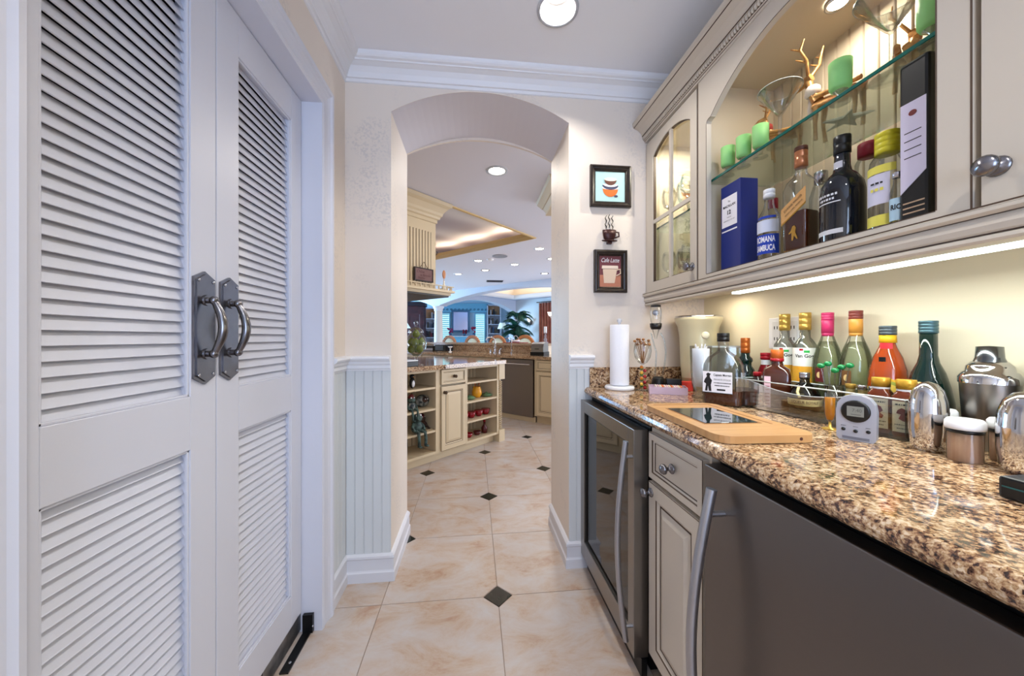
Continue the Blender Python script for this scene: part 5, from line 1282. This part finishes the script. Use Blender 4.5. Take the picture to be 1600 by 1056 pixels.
pr = [(.0005, 0), (.024, 0), (.036, .012), (.0415, .030), (.0430, .045), (.0415, .062), (.034, .082), (.022, .096), (.013, .104), (.0125, .120), (.0005, .120)]
MB().lathe(pr, 30).build('glass_body', thin_glass('smoky_glass', (150, 150, 140), (40, 40, 44), refl=.8), t)
MB().lathe([(.0005, .002), (.022, .002), (.034, .013), (.039, .030), (.0405, .050), (.0005, .050)], 26).build('liqueur', M('liqueur_dark', (44, 30, 22), .1), t)
cap_(t, .0140, .118, .136, silver, rings=1)
bd = M('band_cream', (226, 208, 150), .5)
lb = MB().shell([(.0425, .034), (.0437, .045), (.0428, .054)], 30).build('label_band', bd, t)
text('lettering', 'LIQUEUR ROYALE', M('band_ink', (40, 30, 20), .5), lb, .072, (0, 0, .0445), .011, wrap=.0446, bold=.01)
MB().tube([(.0435 * math.cos(a_) * .72, -.0435 * .72 + .002, .068 + .0) for a_ in (2.0, 1.6)], .004, 6).tube([(-.012, -.0405, .060), (-.018, -.034, .076), (-.014, -.024, .092)], .004, 6).build('band_ribbon', bd, t)
# stirrers in a tumbler
x, y = inbin(.200, .062)
t = wthing('stirrer_glass', 'clear glass of drink stirrers with green glass tops in the clear bin', 'glass', x, y, ZC + .0035)
MB().shell([(.016, 0), (.018, .002), (.023, .105), (.0215, .105), (.016, .006)], 20).build('glass_body', glass, t)
for k, (dx, dy, hh) in enumerate(((-.030, 0, .162), (-.014, .010, .168), (.016, .004, .160), (.034, -.004, .166), (.002, -.012, .150))):
    s_ = MB().tube([(dx * .2, dy * .2, .004), (dx, dy, hh)], .002, 6).build('stirrer', acrylic, t)
    MB().ball((dx, dy, hh), (.010, .007, .008), 12).build('green_top', M('green_top', (16, 128, 64), .1, coat=.5), s_)
# tall slim yellow glass
t = wthing('cordial_glass', 'slim stemmed glass of yellow-orange liqueur in front of the clear bin', 'glass', .972, .880)
MB().lathe([(.0005, 0), (.019, 0), (.019, .002), (.004, .006), (.003, .020)], 22).build('foot', M('gold_foot', (214, 176, 84), .2, .7), t)
MB().shell([(.003, .020), (.008, .024), (.0115, .040), (.0125, .098)], 20).build('glass_bowl', glass, t); MB().lathe([(.0005, .024), (.007, .026), (.0105, .040), (.0113, .086), (.0005, .086)], 18).build('liqueur', M('yellow_liqueur', (226, 150, 28), .15, trans=.3), t)
# miniatures
for k, (s, cm2, lab) in enumerate(((.168, gold_cap, 'tiny bottle with flat gold cap left of the silver-capped miniatures in the bin'), (.138, silver, 'left one of the two silver-capped miniature bottles in the bin'), (.110, silver, 'right one of the two silver-capped miniature bottles in the bin'))):
    x, y = inbin(s, .078)
    t = wthing('miniature_bottle', lab, 'bottle', x, y, ZC + .0035, group=None)
    MB().lathe([(.0005, 0), (.012, 0), (.0125, .08), (.010, .092), (.0105, .102), (.0005, .102)], 16).build('glass_body', M('miniature_amber', (190, 170, 110), .1, trans=.3), t); cap_(t, .0118, .100, .113, cm2, rings=0); wrap_label(.0125, .03, .07, .9, paper, t)
for k, (s, lab) in enumerate(((.080, 'square gold-capped bourbon bottle with a cream figure label, left of the pair'), (.028, 'square gold-capped bourbon bottle, right of the pair at the near end of the bin'))):
    x, y = inbin(s, .052)
    t = wthing('square_bottle', lab, 'bottle', x, y, ZC + .0035, rz=-1.15)
    MB().loft([(0, .020, .022, 7), (.004, .0225, .024, 7), (.098, .0225, .024, 7), (.108, .018, .019, 4), (.114, .0165, .0165, 2), (.122, .016, .016, 2)], 28).build('glass_body', M('bourbon_glass', (96, 40, 18), .07, coat=.4), t)
    cap_(t, .0185, .118, .142, M('cap_gold_bright', (222, 172, 62), .25, .5), rings=0); MB().lathe([(.0005, .110), (.0175, .110), (.0175, .118), (.0005, .118)], 18).build('neck_band', paper, t)
    lb = MB().box(-.019, .019, -.0252, -.0244, .012, .088).build('label', M('label_cream', (226, 210, 182), .6), t)
    rk = M('label_crimson', (110, 30, 28), .6)
    polyplate([(-.008, .045), (-.001, .040), (.008, .038), (.011, .046), (.004, .052), (.010, .058), (.006, .068), (-.003, .072), (-.010, .066), (-.012, .058), (-.004, .056)], rk, 'label_figure', lb, -.0252)
    dashes(lb, paper_txt, .028, (0, -.0253, .080), .004, 0, 6); dashes(lb, paper_txt, .030, (0, -.0253, .030), .003, 0, 7); dashes(lb, paper_txt, .022, (0, -.0253, .021), .003, 0, 8)
# tall bottles against the wall
for k, (y, lab) in enumerate(((1.236, 'left of the two gold-capped vodka bottles with orange painting labels'), (1.152, 'right of the two gold-capped vodka bottles with orange painting labels'))):
    t = wthing('vodka_bottle', lab, 'bottle', 1.174, y, rz=fc(1.174, y))
    MB().lathe([(.0005, 0), (.034, 0), (.036, .005), (.036, .205), (.033, .225), (.022, .243), (.0155, .252), (.0150, .285), (.0005, .285)], 26).build('glass_body', thin_glass('frosted_clear', (226, 230, 226), (190, 196, 190), refl=.6, body=.1), t)
    cap_(t, .0178, .278, .340, gold_cap, rings=2)
    lb = wrap_label(.036, .150, .215, 1.35, M('label_white', (238, 238, 232), .6), t)
    text('lettering', 'Van Gogh', paper_txt, lb, .062, (0, 0, .185), .016, wrap=.0371, bold=.02)
    wrap_label(.0364, .205, .212, .15, red_cap, lb, 'red_mark', -.30); wrap_label(.0364, .198, .206, .22, M('mark_green', (40, 170, 70), .6), lb, 'green_mark', .12)
    wrap_label(.036, .092, .150, 1.35, M('painting_orange', (228, 140, 40), .6, noise=(30, .2, (236, 190, 60))), t, 'painting_label'); wrap_label(.036, .03, .092, 1.2, M('label_blue_band', (90, 110, 120), .6, noise=(30, .2, (220, 170, 70))), t, 'lower_label')
def tall_clear(y, lab, capm, topm, labm):
    t = wthing('rum_bottle', lab, 'bottle', 1.171, y)
    MB().lathe([(.0005, 0), (.038, 0), (.041, .006), (.041, .150), (.039, .178), (.030, .215), (.020, .243), (.0145, .262), (.0140, .30), (.0005, .30)], 28).build('glass_body', thin_glass('pale_green_glass', (248, 251, 246), (150, 168, 150), refl=.7), t)
    MB().shell([(.036, .008), (.0375, .150), (.036, .178), (.028, .212), (.019, .238), (.0005, .239)], 24).build('spirit', clear_liq, t)
    cap_(t, .0165, .265, .308, capm, rings=0); cap_(t, .0168, .308, .334, topm, 'ring_top', rings=2)
    MB().lathe([(.0005, .255), (.0152, .255), (.0160, .262), (.0160, .266), (.0005, .266)], 18).build('foil_skirt', capm, t)
    lb = wrap_label(.0412, .105, .150, .30, labm, t, 'emblem', -.55); polyplate(ell(-.0215, .128, .006, .010), M('emblem_gold', (214, 180, 120), .5), 'emblem_mark', lb, -.0358); return t
tall_clear(1.068, 'tall clear bottle with a magenta capsule and dark red emblem', mag_cap, mag_cap, M('emblem_maroon', (96, 30, 34), .5))
tall_clear(.980, 'tall clear bottle with an orange capsule and brown top, left of the amber syrup bottle', M('capsule_amber', (214, 150, 64), .35), M('capsule_brown', (120, 50, 40), .35), M('emblem_brown', (110, 74, 40), .5))
t = wthing('syrup_bottle', 'amber orange bottle with grey screw cap and arched yellow label', 'bottle', 1.169, .893)
MB().lathe([(.0005, 0), (.036, 0), (.040, .006), (.042, .06), (.042, .12), (.038, .160), (.030, .195), (.019, .222), (.0160, .232), (.0160, .255), (.0005, .255)], 28).build('glass_body', M('amber_bottle', (178, 70, 18), .06, coat=.6, trans=.25), t)
cap_(t, .0185, .258, .284, M('cap_slate', (74, 84, 90), .35, .3), rings=2); MB().lathe([(.0005, .236), (.0185, .236), (.0175, .258), (.0005, .258)], 20).build('yellow_collar', M('collar_yellow', (236, 180, 30), .4), t)
wrap_label(.0195, .215, .236, .7, M('ribbon_red', (206, 44, 50), .5), t, 'neck_ribbon', -.2)
am = MB(); R_ = .0428
for r0, r1, mi in ((0, .030, 2), (.030, .037, 1), (.037, .042, 0)):
    for i in range(16):
        a_, b_ = PI * i / 16, PI * (i + 1) / 16; q = []
        for r_, c_ in ((r0, a_), (r1, a_), (r1, b_), (r0, b_)):
            x_, z_ = r_ * math.cos(c_), .085 + r_ * 1.25 * math.sin(c_); q.append((R_ * math.sin(x_ / R_), -R_ * math.cos(x_ / R_) - .0002, z_))
        am.add(q, [(0, 1, 2, 3)], mi)
am.build('arched_label', [M('collar_yellow'), M('label_olive', (150, 156, 60), .6), M('label_gold2', (232, 196, 80), .6)], t)
wrap_label(.0425, .02, .085, .95, M('label_gold2'), t, 'lower_label'); dashes(t, M('label_rust', (180, 60, 30), .6), .034, (0, 0, .096), .012, .0438, 9)
wrap_label(.0320, .176, .196, .22, black, t, 'black_seal', -.35)
t = wthing('liqueur_bottle', 'dark green wide-shouldered bottle with long neck and gold initials', 'bottle', 1.166, .800)
MB().lathe([(.0005, 0), (.040, 0), (.044, .006), (.046, .05), (.0445, .085), (.038, .125), (.030, .160), (.020, .186), (.0165, .205), (.0160, .285), (.0005, .285)], 30).build('glass_body', green_glass, t)
cap_(t, .0178, .262, .294, M('foil_teal', (70, 100, 108), .3, .5), 'foil_top', rings=3)
text('lettering', 'BB', M('gold_ink', (222, 190, 110), .4), t, .026, (-.010, -.0350, .135), .018, bold=.04, rot=(-.75, 0, -.3)); wrap_label(.046, .030, .056, .9, M('label_red_band', (150, 60, 60), .5), t)
dashes(t, paper, .045, (0, 0, .043), .009, .0472, 10)
# shakers
t = wthing('cocktail_shaker', 'large brushed steel cocktail shaker with stepped shoulder and narrow cap', 'shaker', 1.152, .682)
b_ = MB().lathe([(.0005, 0), (.034, 0), (.036, .004), (.044, .145), (.045, .150)], 32).build('body', steel, t)
MB().lathe([(.046, .148), (.046, .160), (.040, .172), (.036, .174), (.034, .186), (.026, .196), (.0005, .197)], 32).build('shoulder', chrome, t); MB().lathe([(.024, .196), (.021, .205), (.0195, .230), (.0005, .232)], 28).build('cap', M('shaker_cap', (110, 114, 118), .2, 1), t)
def egg(lab, x, y, s):
    t = wthing('egg_shaker', lab, 'shaker', x, y)
    MB().lathe([(.0005, 0), (.024 * s, 0), (.030 * s, .012), (.033 * s, .045), (.0335 * s, .085)], 32).build('body', chrome, t)
    MB().lathe([(.0340 * s, .085), (.0335 * s, .089), (.032 * s, .110), (.026 * s, .134), (.015 * s, .148), (.0005, .153)], 32).build('domed_lid', chrome, t); return t
egg('polished steel egg-shaped shaker right of the clear bin', 1.005, .690, .92)
egg('polished steel egg-shaped shaker cut by the right edge of the picture', 1.005, .545, 1.12)
t = wthing('cocktail_shaker', 'dark-capped steel shaker at the right edge, behind the egg-shaped one', 'shaker', 1.165, .585)
MB().lathe([(.0005, 0), (.030, 0), (.036, .15), (.030, .175), (.018, .195)], 28).build('body', steel, t); MB().lathe([(.018, .195), (.017, .225), (.0005, .227)], 20).build('cap', M('shaker_cap'), t)
tw = M('toothpick_wood', (228, 184, 152), .6, noise=(3, .2, (206, 156, 124)), stretch=(30, 30, .6))
def tooth(lab, x, y):
    t = wthing('toothpick_jar', lab, 'jar', x, y)
    MB().lathe([(.0005, 0), (.0225, 0), (.0235, .004), (.0235, .058), (.0005, .058)], 24).build('picks', tw, t)
    MB().shell([(.0242, 0), (.0248, .06)], 24).build('clear_wall', acrylic, t)
    MB().lathe([(.0005, .058), (.0255, .058), (.0255, .065), (.0005, .065)], 24).build('black_band', black, t); MB().lathe([(.0005, .065), (.0272, .065), (.0280, .070), (.0275, .080), (.024, .085), (.0005, .086)], 24).build('lid', white_pl, t); return t
tooth('clear jar of wooden picks with a white lid between the two egg-shaped shakers', .992, .622)
tooth('white-lidded pick jar mostly hidden behind the left egg-shaped shaker', 1.083, .722)
tooth('white-lidded pick jar mostly hidden behind the right egg-shaped shaker', 1.075, .610)
# kitchen timer
t = wthing('kitchen_timer', 'silver digital kitchen timer with a round black-rimmed display, in front of the bin', 'timer', .930, .776, rz=-1.02)
sh_ = [(-.035, .006), (-.030, 0), (.030, 0), (.035, .006), (.036, .07), (.033, .09), (.024, .104), (.010, .110), (-.010, .110), (-.024, .104), (-.033, .09), (-.036, .07)]
bd_ = MB().prism(sh_, 'y', -.014, .018).build('body', grey_pl, t, bevel=.005)
MB().lathe([(.0265, 0), (.0265, .004), (.022, .005), (.0005, .003)], 30).xf(Matrix.Translation((0, -.0135, .072)) @ Matrix.Rotation(PI / 2, 4, 'X')).build('display_ring', black, t)
ds = MB().box(-.015, .015, -.0195, -.0180, .060, .084).build('display', M('lcd', (128, 130, 124), .3), t)
text('digits', '7:40', M('lcd_ink', (84, 86, 84), .4), ds, .017, (.003, -.0197, .075), .008); MB().box(-.008, .010, -.0198, -.0195, .064, .0655).build('digit_line', M('lcd_ink'), ds)
for dx, nm in ((-.022, 'HR'), (0, 'MIN'), (.022, 'START')):
    MB().ball((dx, -.0150, .026 if dx else .024), (.0042, .003, .0042), 12).build('button', black, t); dashes(t, M('lcd_ink'), .009, (dx, -.0143, .0345), .0018, 0, len(nm))
MB().box(-.024, .024, -.0155, -.0130, .004, .010).build('base_strip', M('strip_grey', (110, 112, 124), .4), t)
# cutting board
t = thing('cutting_board', 'bamboo cutting board with a dark green glass inset at the front of the worktop', 'cutting board', (.706, .980, ZC), -.045)
r_ = .036; cw2, ch2 = .124, .210
def rrect(w, h, r, n=5):
    p = []
    for sx, sy, a in ((1, -1, -PI / 2), (1, 1, 0), (-1, 1, PI / 2), (-1, -1, PI)):
        for i in range(n + 1): p.append((sx * (w - r) + r * math.cos(a + PI / 2 * i / n), sy * (h - r) + r * math.sin(a + PI / 2 * i / n)))
    return p
bdm = MB().prism(rrect(cw2, ch2, r_), 'z', .001, .019).build('board', wood_board, t, bevel=.007)
gt_ = M('groove_wood', (150, 98, 50), .5)
MB().box(-.090, .072, -.092, .120, .0190, .0196).build('glass_recess', gt_, t)
MB().box(-.084, .064, -.086, .114, .0196, .0212).build('glass_inset', M('board_glass', (12, 40, 40), .04, coat=1), t, bevel=.0005)
for q in ((.090, .096, -.10, .185), (-.10, .096, .179, .185)): MB().box(q[0], q[1], q[2], q[3], .0190, .0194).build('juice_groove', gt_, t)
MB().cyl((.075, -ch2 - .0004, .010), (.075, -ch2 + .004, .010), .004, n=12).build('screw_hole', M('hole_dark', (70, 30, 20), .7), t)
t = wthing('black_case', 'small black case at the right edge of the worktop', 'case', .850, .432, rz=RZ)
MB().box(-.045, .045, -.03, .03, 0, .034).build('body', black, t, bevel=.004); MB().box(-.04, .04, -.031, -.0302, .018, .020).build('seam', M('teal_line', (30, 90, 90), .4), t)

# ------------------------------------------------------------------ inside the arched wall cabinet
ZF = ZB + .0185; ZS = 1.7825
def cthing(name, label, cat, x, y, z=ZF, rz=RZ, group=None): return thing(name, label, cat, (x, y, z), rz, group)
t = cthing('whisky_box', 'tall dark blue whisky box with a white label in the open cabinet', 'box', .978, 1.226)
nb = M('box_navy', (30, 44, 116), .4); MB().box(-.050, .050, -.034, .034, 0, .335).build('carton', nb, t, bevel=.001)
lb = MB().box(-.044, .034, -.0348, -.0342, .178, .290).build('label', paper, t)
text('lettering', 'The', paper_txt, lb, .012, (-.005, -.0350, .270), .007); text('lettering', 'MACALLAN', paper_txt, lb, .062, (-.005, -.0350, .254), .010, bold=.02); text('lettering', '12', paper_txt, lb, .018, (-.005, -.0350, .230), .016, bold=.03)
text('lettering', 'YEARS OLD', paper_txt, lb, .022, (-.005, -.0350, .212), .004); text('lettering', 'HIGHLAND SINGLE MALT SCOTCH WHISKY', paper_txt, lb, .058, (-.005, -.0350, .200), .004)
MB().box(-.044, .034, -.0346, -.0342, .160, .165).build('label_line', paper, t)
t = cthing('sambuca_bottle', 'clear bottle with a white cap and blue and white label, right of the blue box', 'bottle', .968, 1.078, rz=-1.1)
MB().lathe([(.0005, 0), (.030, 0), (.032, .005), (.032, .145), (.028, .165), (.016, .190), (.013, .205), (.013, .235), (.0005, .235)], 24).build('glass_body', glass, t)
cap_(t, .0165, .222, .250, white_pl, rings=1); wrap_label(.0325, .105, .165 - .02, 1.2, M('label_silver', (206, 212, 230), .5), t, 'upper_label'); bl = M('label_blue', (24, 60, 170), .5)
lb = wrap_label(.0325, .035, .098, 1.25, bl, t); text('lettering', 'ROMANA', paper, lb, .058, (0, 0, .082), .020, wrap=.0340, bold=.03); text('lettering', 'SAMBUCA', paper, lb, .058, (0, 0, .054), .020, wrap=.0340, bold=.03)
wrap_label(.0300, .150, .158, 1.0, bl, t, 'shoulder_band')
t = cthing('whisky_bottle', 'square whisky bottle with copper top and slanted gold label in the open cabinet', 'bottle', .972, .967, rz=-1.35)
MB().loft([(0, .030, .030, 8), (.004, .034, .034, 8), (.205, .034, .034, 8), (.228, .029, .029, 5), (.246, .018, .018, 2.3), (.256, .0145, .0145, 2), (.278, .014, .014, 2)], 32).build('glass_body', glass, t)
MB().loft([(.006, .030, .030, 8), (.135, .031, .031, 8)], 28).build('whisky', liq_brown, t)
cap_(t, .0165, .272, .330, M('copper_foil', (186, 122, 84), .28, .6), 'foil_top', rings=1); cap_(t, .0168, .318, .332, M('foil_brown', (88, 50, 34), .4), rings=0)
lb = MB().prism([(-.034, .105), (.034, .155), (.034, .200), (-.034, .150)], 'y', -.0352, -.0344).build('label', M('label_gold3', (206, 158, 100), .4, .3), t)
MB().prism([(-.034, .100), (.034, .150), (.034, .155), (-.034, .105)], 'y', -.0352, -.0344).build('label_edge', gold, t)
text('lettering', 'JOHNNIE WALKER', paper_txt, lb, .062, (0, -.0355, .158), .009, rot=(0, -.634, 0)); text('lettering', 'GOLD LABEL RESERVE', paper_txt, lb, .060, (.002, -.0355, .145), .005, rot=(0, -.634, 0))
polyplate([(-.004, .050), (.000, .050), (.003, .064), (.010, .052), (.013, .053), (.006, .074), (.008, .086), (.004, .094), (-.002, .092), (-.006, .080), (-.012, .074), (-.011, .070), (-.004, .074)], gold, 'walking_figure', t, -.0344)
dashes(t, gold, .050, (0, -.0352, .020), .006, 0, 12)
t = cthing('dark_bottle', 'round black bottle with long neck and small white lettering in the open cabinet', 'bottle', .982, .856)
MB().lathe([(.0005, 0), (.044, 0), (.047, .006), (.047, .150), (.044, .172), (.032, .194), (.020, .206), (.017, .222), (.0165, .290), (.0005, .292)], 30).build('glass_body', M('bottle_black_blue', (10, 14, 24), .06, coat=.5), t)
cap_(t, .0185, .255, .302, black, rings=1); wrap_label(.0178, .205, .232, .6, M('tag_grey', (196, 196, 206), .6), t, 'neck_tag', .15)
wl = M('print_white', (206, 206, 212), .6); wrap_label(.047, .118, .121, .65, wl, t, 'label_rule'); dashes(t, wl, .055, (0, 0, .140), .007, .0482, 13); dashes(t, wl, .040, (0, 0, .129), .006, .0482, 14); wrap_label(.047, .036, .048, .75, wl, t, 'base_label')
t = cthing('vodka_bottle', 'clear vodka bottle with a wide yellow cap and yellow-edged label in the open cabinet', 'bottle', .976, .746, rz=-1.2)
MB().lathe([(.0005, 0), (.031, 0), (.033, .005), (.033, .165), (.031, .182), (.024, .194), (.021, .198), (.021, .205), (.0005, .205)], 28).build('glass_body', glass, t)
cap_(t, .0225, .198, .248, M('cap_yellow', (206, 196, 40), .4), rings=3); wrap_label(.0333, .148, .166, 1.0, M('label_yellow', (220, 210, 90), .5), t, 'upper_label', -.3); wrap_label(.0333, .075, .146, .8, M('label_lav', (206, 204, 224), .5), t, 'label', -.4); wrap_label(.0334, .025, .050, 1.1, M('label_yellow'), t, 'lower_label', -.3)
dashes(t, paper_txt, .034, (-.004, 0, .125), .006, .0345, 15); dashes(t, M('label_yellow'), .034, (-.004, 0, .110), .008, .0345, 16)
t = cthing('red_cap_jar', 'clear jar bottle with a wide red lid behind the yellow-capped bottle', 'jar', 1.062, .855)
MB().lathe([(.0005, 0), (.028, 0), (.029, .004), (.029, .235), (.020, .255), (.0005, .256)], 24).build('glass_body', glass, t); cap_(t, .0235, .252, .288, M('lid_crimson', (150, 34, 52), .4), rings=0)
t = cthing('silver_cap_bottle', 'clear bottle with a silver cap behind the square whisky bottle', 'bottle', 1.068, .995)
MB().lathe([(.0005, 0), (.028, 0), (.029, .004), (.029, .200), (.020, .230), (.014, .245), (.0005, .246)], 24).build('glass_body', glass, t); cap_(t, .0170, .240, .275, silver, rings=0)
t = cthing('cream_liqueur_bottle', 'tan liqueur bottle with a pale neck behind the blue whisky box', 'bottle', 1.070, 1.175)
MB().lathe([(.0005, 0), (.030, 0), (.031, .004), (.031, .135), (.027, .16), (.015, .19), (.013, .24), (.0005, .241)], 22).build('glass_body', M('tan_bottle', (166, 146, 104), .2), t); cap_(t, .0155, .225, .262, M('lid_crimson'), rings=0)
t = cthing('bottle_tube', 'tall black gift carton with pale lilac label at the right end of the cabinet', 'box', .962, .668)
MB().box(-.026, .026, -.026, .026, 0, .360).build('carton', black, t, bevel=.006)
lb = MB().prism([(-.022, .075), (.023, .115), (.023, .270), (-.022, .270)], 'y', -.0272, -.0262).build('label', M('label_lilac', (204, 198, 222), .5), t); polyplate(ell(0, .245, .007, .006), M('label_crimson'), 'label_seal', lb, -.0272)
for k in range(4): MB().box(-.015, .015, -.0275, -.0272, .150 + k * .018, .152 + k * .018).build('label_line', paper_txt, lb)
for k in range(3): MB().box(-.018, .020, -.0268, -.0262, .030 + k * .011, .033 + k * .011).build('print_line', M('print_tan', (186, 156, 130), .5), t)
t = cthing('small_bottle', 'small bottle with pale blue label between yellow-capped bottle and black carton', 'bottle', .950, .706 - .0, rz=-1.2)
MB().lathe([(.0005, 0), (.0125, 0), (.013, .003), (.013, .09), (.008, .11), (.008, .125), (.0005, .125)], 18).build('glass_body', glass, t); lb = wrap_label(.013, .025, .075, 1.3, M('label_sky', (170, 200, 220), .5), t); text('lettering', 'RIC', paper_txt, lb, .018, (0, 0, .055), .012, wrap=.0142, bold=.03); cap_(t, .009, .123, .135, silver, rings=0)
# on the glass shelf
def votive(lab, x, y, s=1.0):
    t = cthing('votive_glass', lab, 'candle glass', x, y, ZS, 0, 'green votives on the glass shelf')
    MB().lathe([(.0005, 0), (.022 * s, 0), (.022 * s, .002), (.006, .006), (.006, .022), (.016 * s, .032)], 20).build('clear_foot', glass, t)
    MB().shell([(.001, .034), (.019 * s, .034), (.0235 * s, .042), (.0245 * s, .108), (.0225 * s, .108), (.019 * s, .045), (.001, .044)], 24).build('green_cup', frost_green, t); return t
votive('frosted green votive glass, leftmost on the glass shelf', .962, 1.262); votive('frosted green votive glass, second from the left on the glass shelf', .968, 1.190); votive('frosted green votive glass, third from left, just left of a martini glass', .975, 1.122)
votive('frosted green votive glass below the cabinet light, in front of the deer', .958, .840); votive('frosted green votive glass cut by the right frame of the arch', .958, .650)
def martini(lab, x, y, s=1.0):
    t = cthing('martini_glass', lab, 'glass', x, y, ZS, 0)
    MB().lathe([(.0005, 0), (.036 * s, 0), (.035 * s, .002), (.006, .007), (.004, .02)], 28).build('foot', glass, t)
    MB().cyl((0, 0, .018), (0, 0, .095 * s), .004, .005, 12, caps=False).build('stem', glass, t)
    MB().shell([(.004, .094 * s), (.010, .100 * s), (.060 * s, .178 * s), (.0588 * s, .178 * s), (.009, .104 * s), (.001, .100 * s)], 32).build('bowl', glass, t)
    MB().shell([(.0590 * s, .1775 * s), (.0602 * s, .179 * s), (.0605 * s, .1775 * s)], 32).build('rim', rimm, t); return t
martini('clear martini glass left of the deer on the glass shelf', .975, 1.045); martini('large clear martini glass at the right of the glass shelf', .985, .745, 1.12)
t = cthing('starfish', 'grey-white dried starfish lying on the glass shelf', 'starfish', 1.050, .905, ZS, .3)
sf = MB(); n5 = []
for i in range(10): a = PI * i / 5; r = .060 if i % 2 == 0 else .020; n5.append((r * math.cos(a), r * math.sin(a)))
sf.add([(x, y, 0) for x, y in n5] + [(x * .85, y * .85, .006) for x, y in n5] + [(0, 0, .016), (0, 0, 0)], [(i, (i + 1) % 10, 10 + (i + 1) % 10, 10 + i) for i in range(10)] + [(10 + i, 10 + (i + 1) % 10, 20) for i in range(10)] + [((i + 1) % 10, i, 21) for i in range(10)])
sf.build('body', M('starfish_grey', (150, 156, 150), .8, bump=(150, .5)), t)
# twig deer
tg = M('twig_gold', (150, 98, 56), .35, .35, noise=(60, .2, (206, 160, 96))); sc_m = M('scarf_cream', (226, 216, 206), .8); sc_r = M('scarf_red', (170, 60, 50), .8)
def deer(lab, x, y, s, rz, scarf):
    t = cthing('deer_figure', lab, 'figurine', x, y, ZS, rz); rr = random.Random(int(x * 1000))
    b = MB()
    for k in range(9):
        o_ = [rr.uniform(-.016, .016) * s for _ in range(2)]; b.tube([(-.05 * s, o_[0], .085 * s + o_[1]), (0, o_[0] * 1.3, .090 * s + o_[1]), (.045 * s, o_[0], .10 * s + o_[1])], .006 * s, 6)
    b.build('twig_body', tg, t, kind='stuff')
    for sx in (-.04, .035):
        for sy in (-.014, .014): MB().tube([(sx * s, sy * s, .085 * s), (sx * s * 1.1, sy * s, .04 * s), (sx * s, sy * s * 1.2, .001)], [.007 * s, .004 * s, .0045 * s], 6).build('leg', tg, t)
    MB().tube([(.040 * s, 0, .10 * s), (.058 * s, 0, .14 * s), (.062 * s, 0, .165 * s)], [.013 * s, .009 * s, .009 * s], 8).build('neck', tg, t)
    hd = MB().tube([(.055 * s, 0, .172 * s), (.080 * s, 0, .166 * s), (.098 * s, 0, .158 * s)], [.010 * s, .011 * s, .005 * s], 8).build('head', tg, t)
    for sg in (-1, 1):
        MB().tube([(.060 * s, sg * .006 * s, .178 * s), (.052 * s, sg * .022 * s, .205 * s), (.058 * s, sg * .036 * s, .232 * s), (.05 * s, sg * .034 * s, .255 * s)], [.004 * s, .0035 * s, .003 * s, .0015 * s], 6).tube([(.053 * s, sg * .020 * s, .202 * s), (.075 * s, sg * .026 * s, .222 * s)], [.003 * s, .0015 * s], 6).tube([(.057 * s, sg * .035 * s, .230 * s), (.075 * s, sg * .044 * s, .245 * s)], [.003 * s, .0012 * s], 6).build('antler', tg, hd)
    MB().lathe([(.012 * s, .12 * s), (.017 * s, .126 * s), (.015 * s, .142 * s), (.011 * s, .146 * s)], 14, (.053 * s, 0, 0)).tube([(.062 * s, -.010 * s, .128 * s), (.068 * s, -.014 * s, .10 * s), (.066 * s, -.014 * s, .075 * s)], .006 * s, 6).build('scarf', scarf, t); return t
deer('large twig reindeer with cream scarf under the round cabinet light', 1.090, .965, 1.28, 1.75, sc_m)
deer('smaller twig reindeer with a striped red scarf left of the large one', 1.060, 1.115, .92, 2.2, sc_r)
deer('twig reindeer behind the large martini glass', 1.110, .800, 1.15, .5, sc_m)

# glasses behind the far glass door
def wine(lab, x, y, z, s=1.0, k=0):
    t = cthing('wine_glass', lab, 'glass', x, y, z, 0, 'stemware in the far glass-door cabinet')
    MB().lathe([(.0005, 0), (.030 * s, 0), (.029 * s, .002), (.005, .006), (.004, .02)], 22).build('foot', glass, t)
    MB().cyl((0, 0, .018), (0, 0, .085 * s), .0035, n=10, caps=False).build('stem', glass, t)
    MB().shell([(.004, .084 * s), (.024 * s, .098 * s), (.034 * s, .125 * s), (.033 * s, .160 * s), (.027 * s, .185 * s), (.0262 * s, .185 * s), (.032 * s, .16 * s)], 24).build('bowl', glass, t)
for z, nm in ((1.7195, 'upper'), (ZF, 'lower')):
    for j, y in enumerate((1.68, 1.60, 1.52, 1.43)):
        wine('wine glass in the front row, %s shelf of the far cabinet, %s from the wall' % (nm, ('nearest', 'second', 'third', 'farthest')[j]), .965 + .03 * (j % 2), y, z, 1.0)
        wine('wine glass in the back row, %s shelf of the far cabinet, %s from wall' % (nm, ('nearest', 'second', 'third', 'farthest')[j]), 1.08 + .02 * (j % 2), y - .015, z, .95)
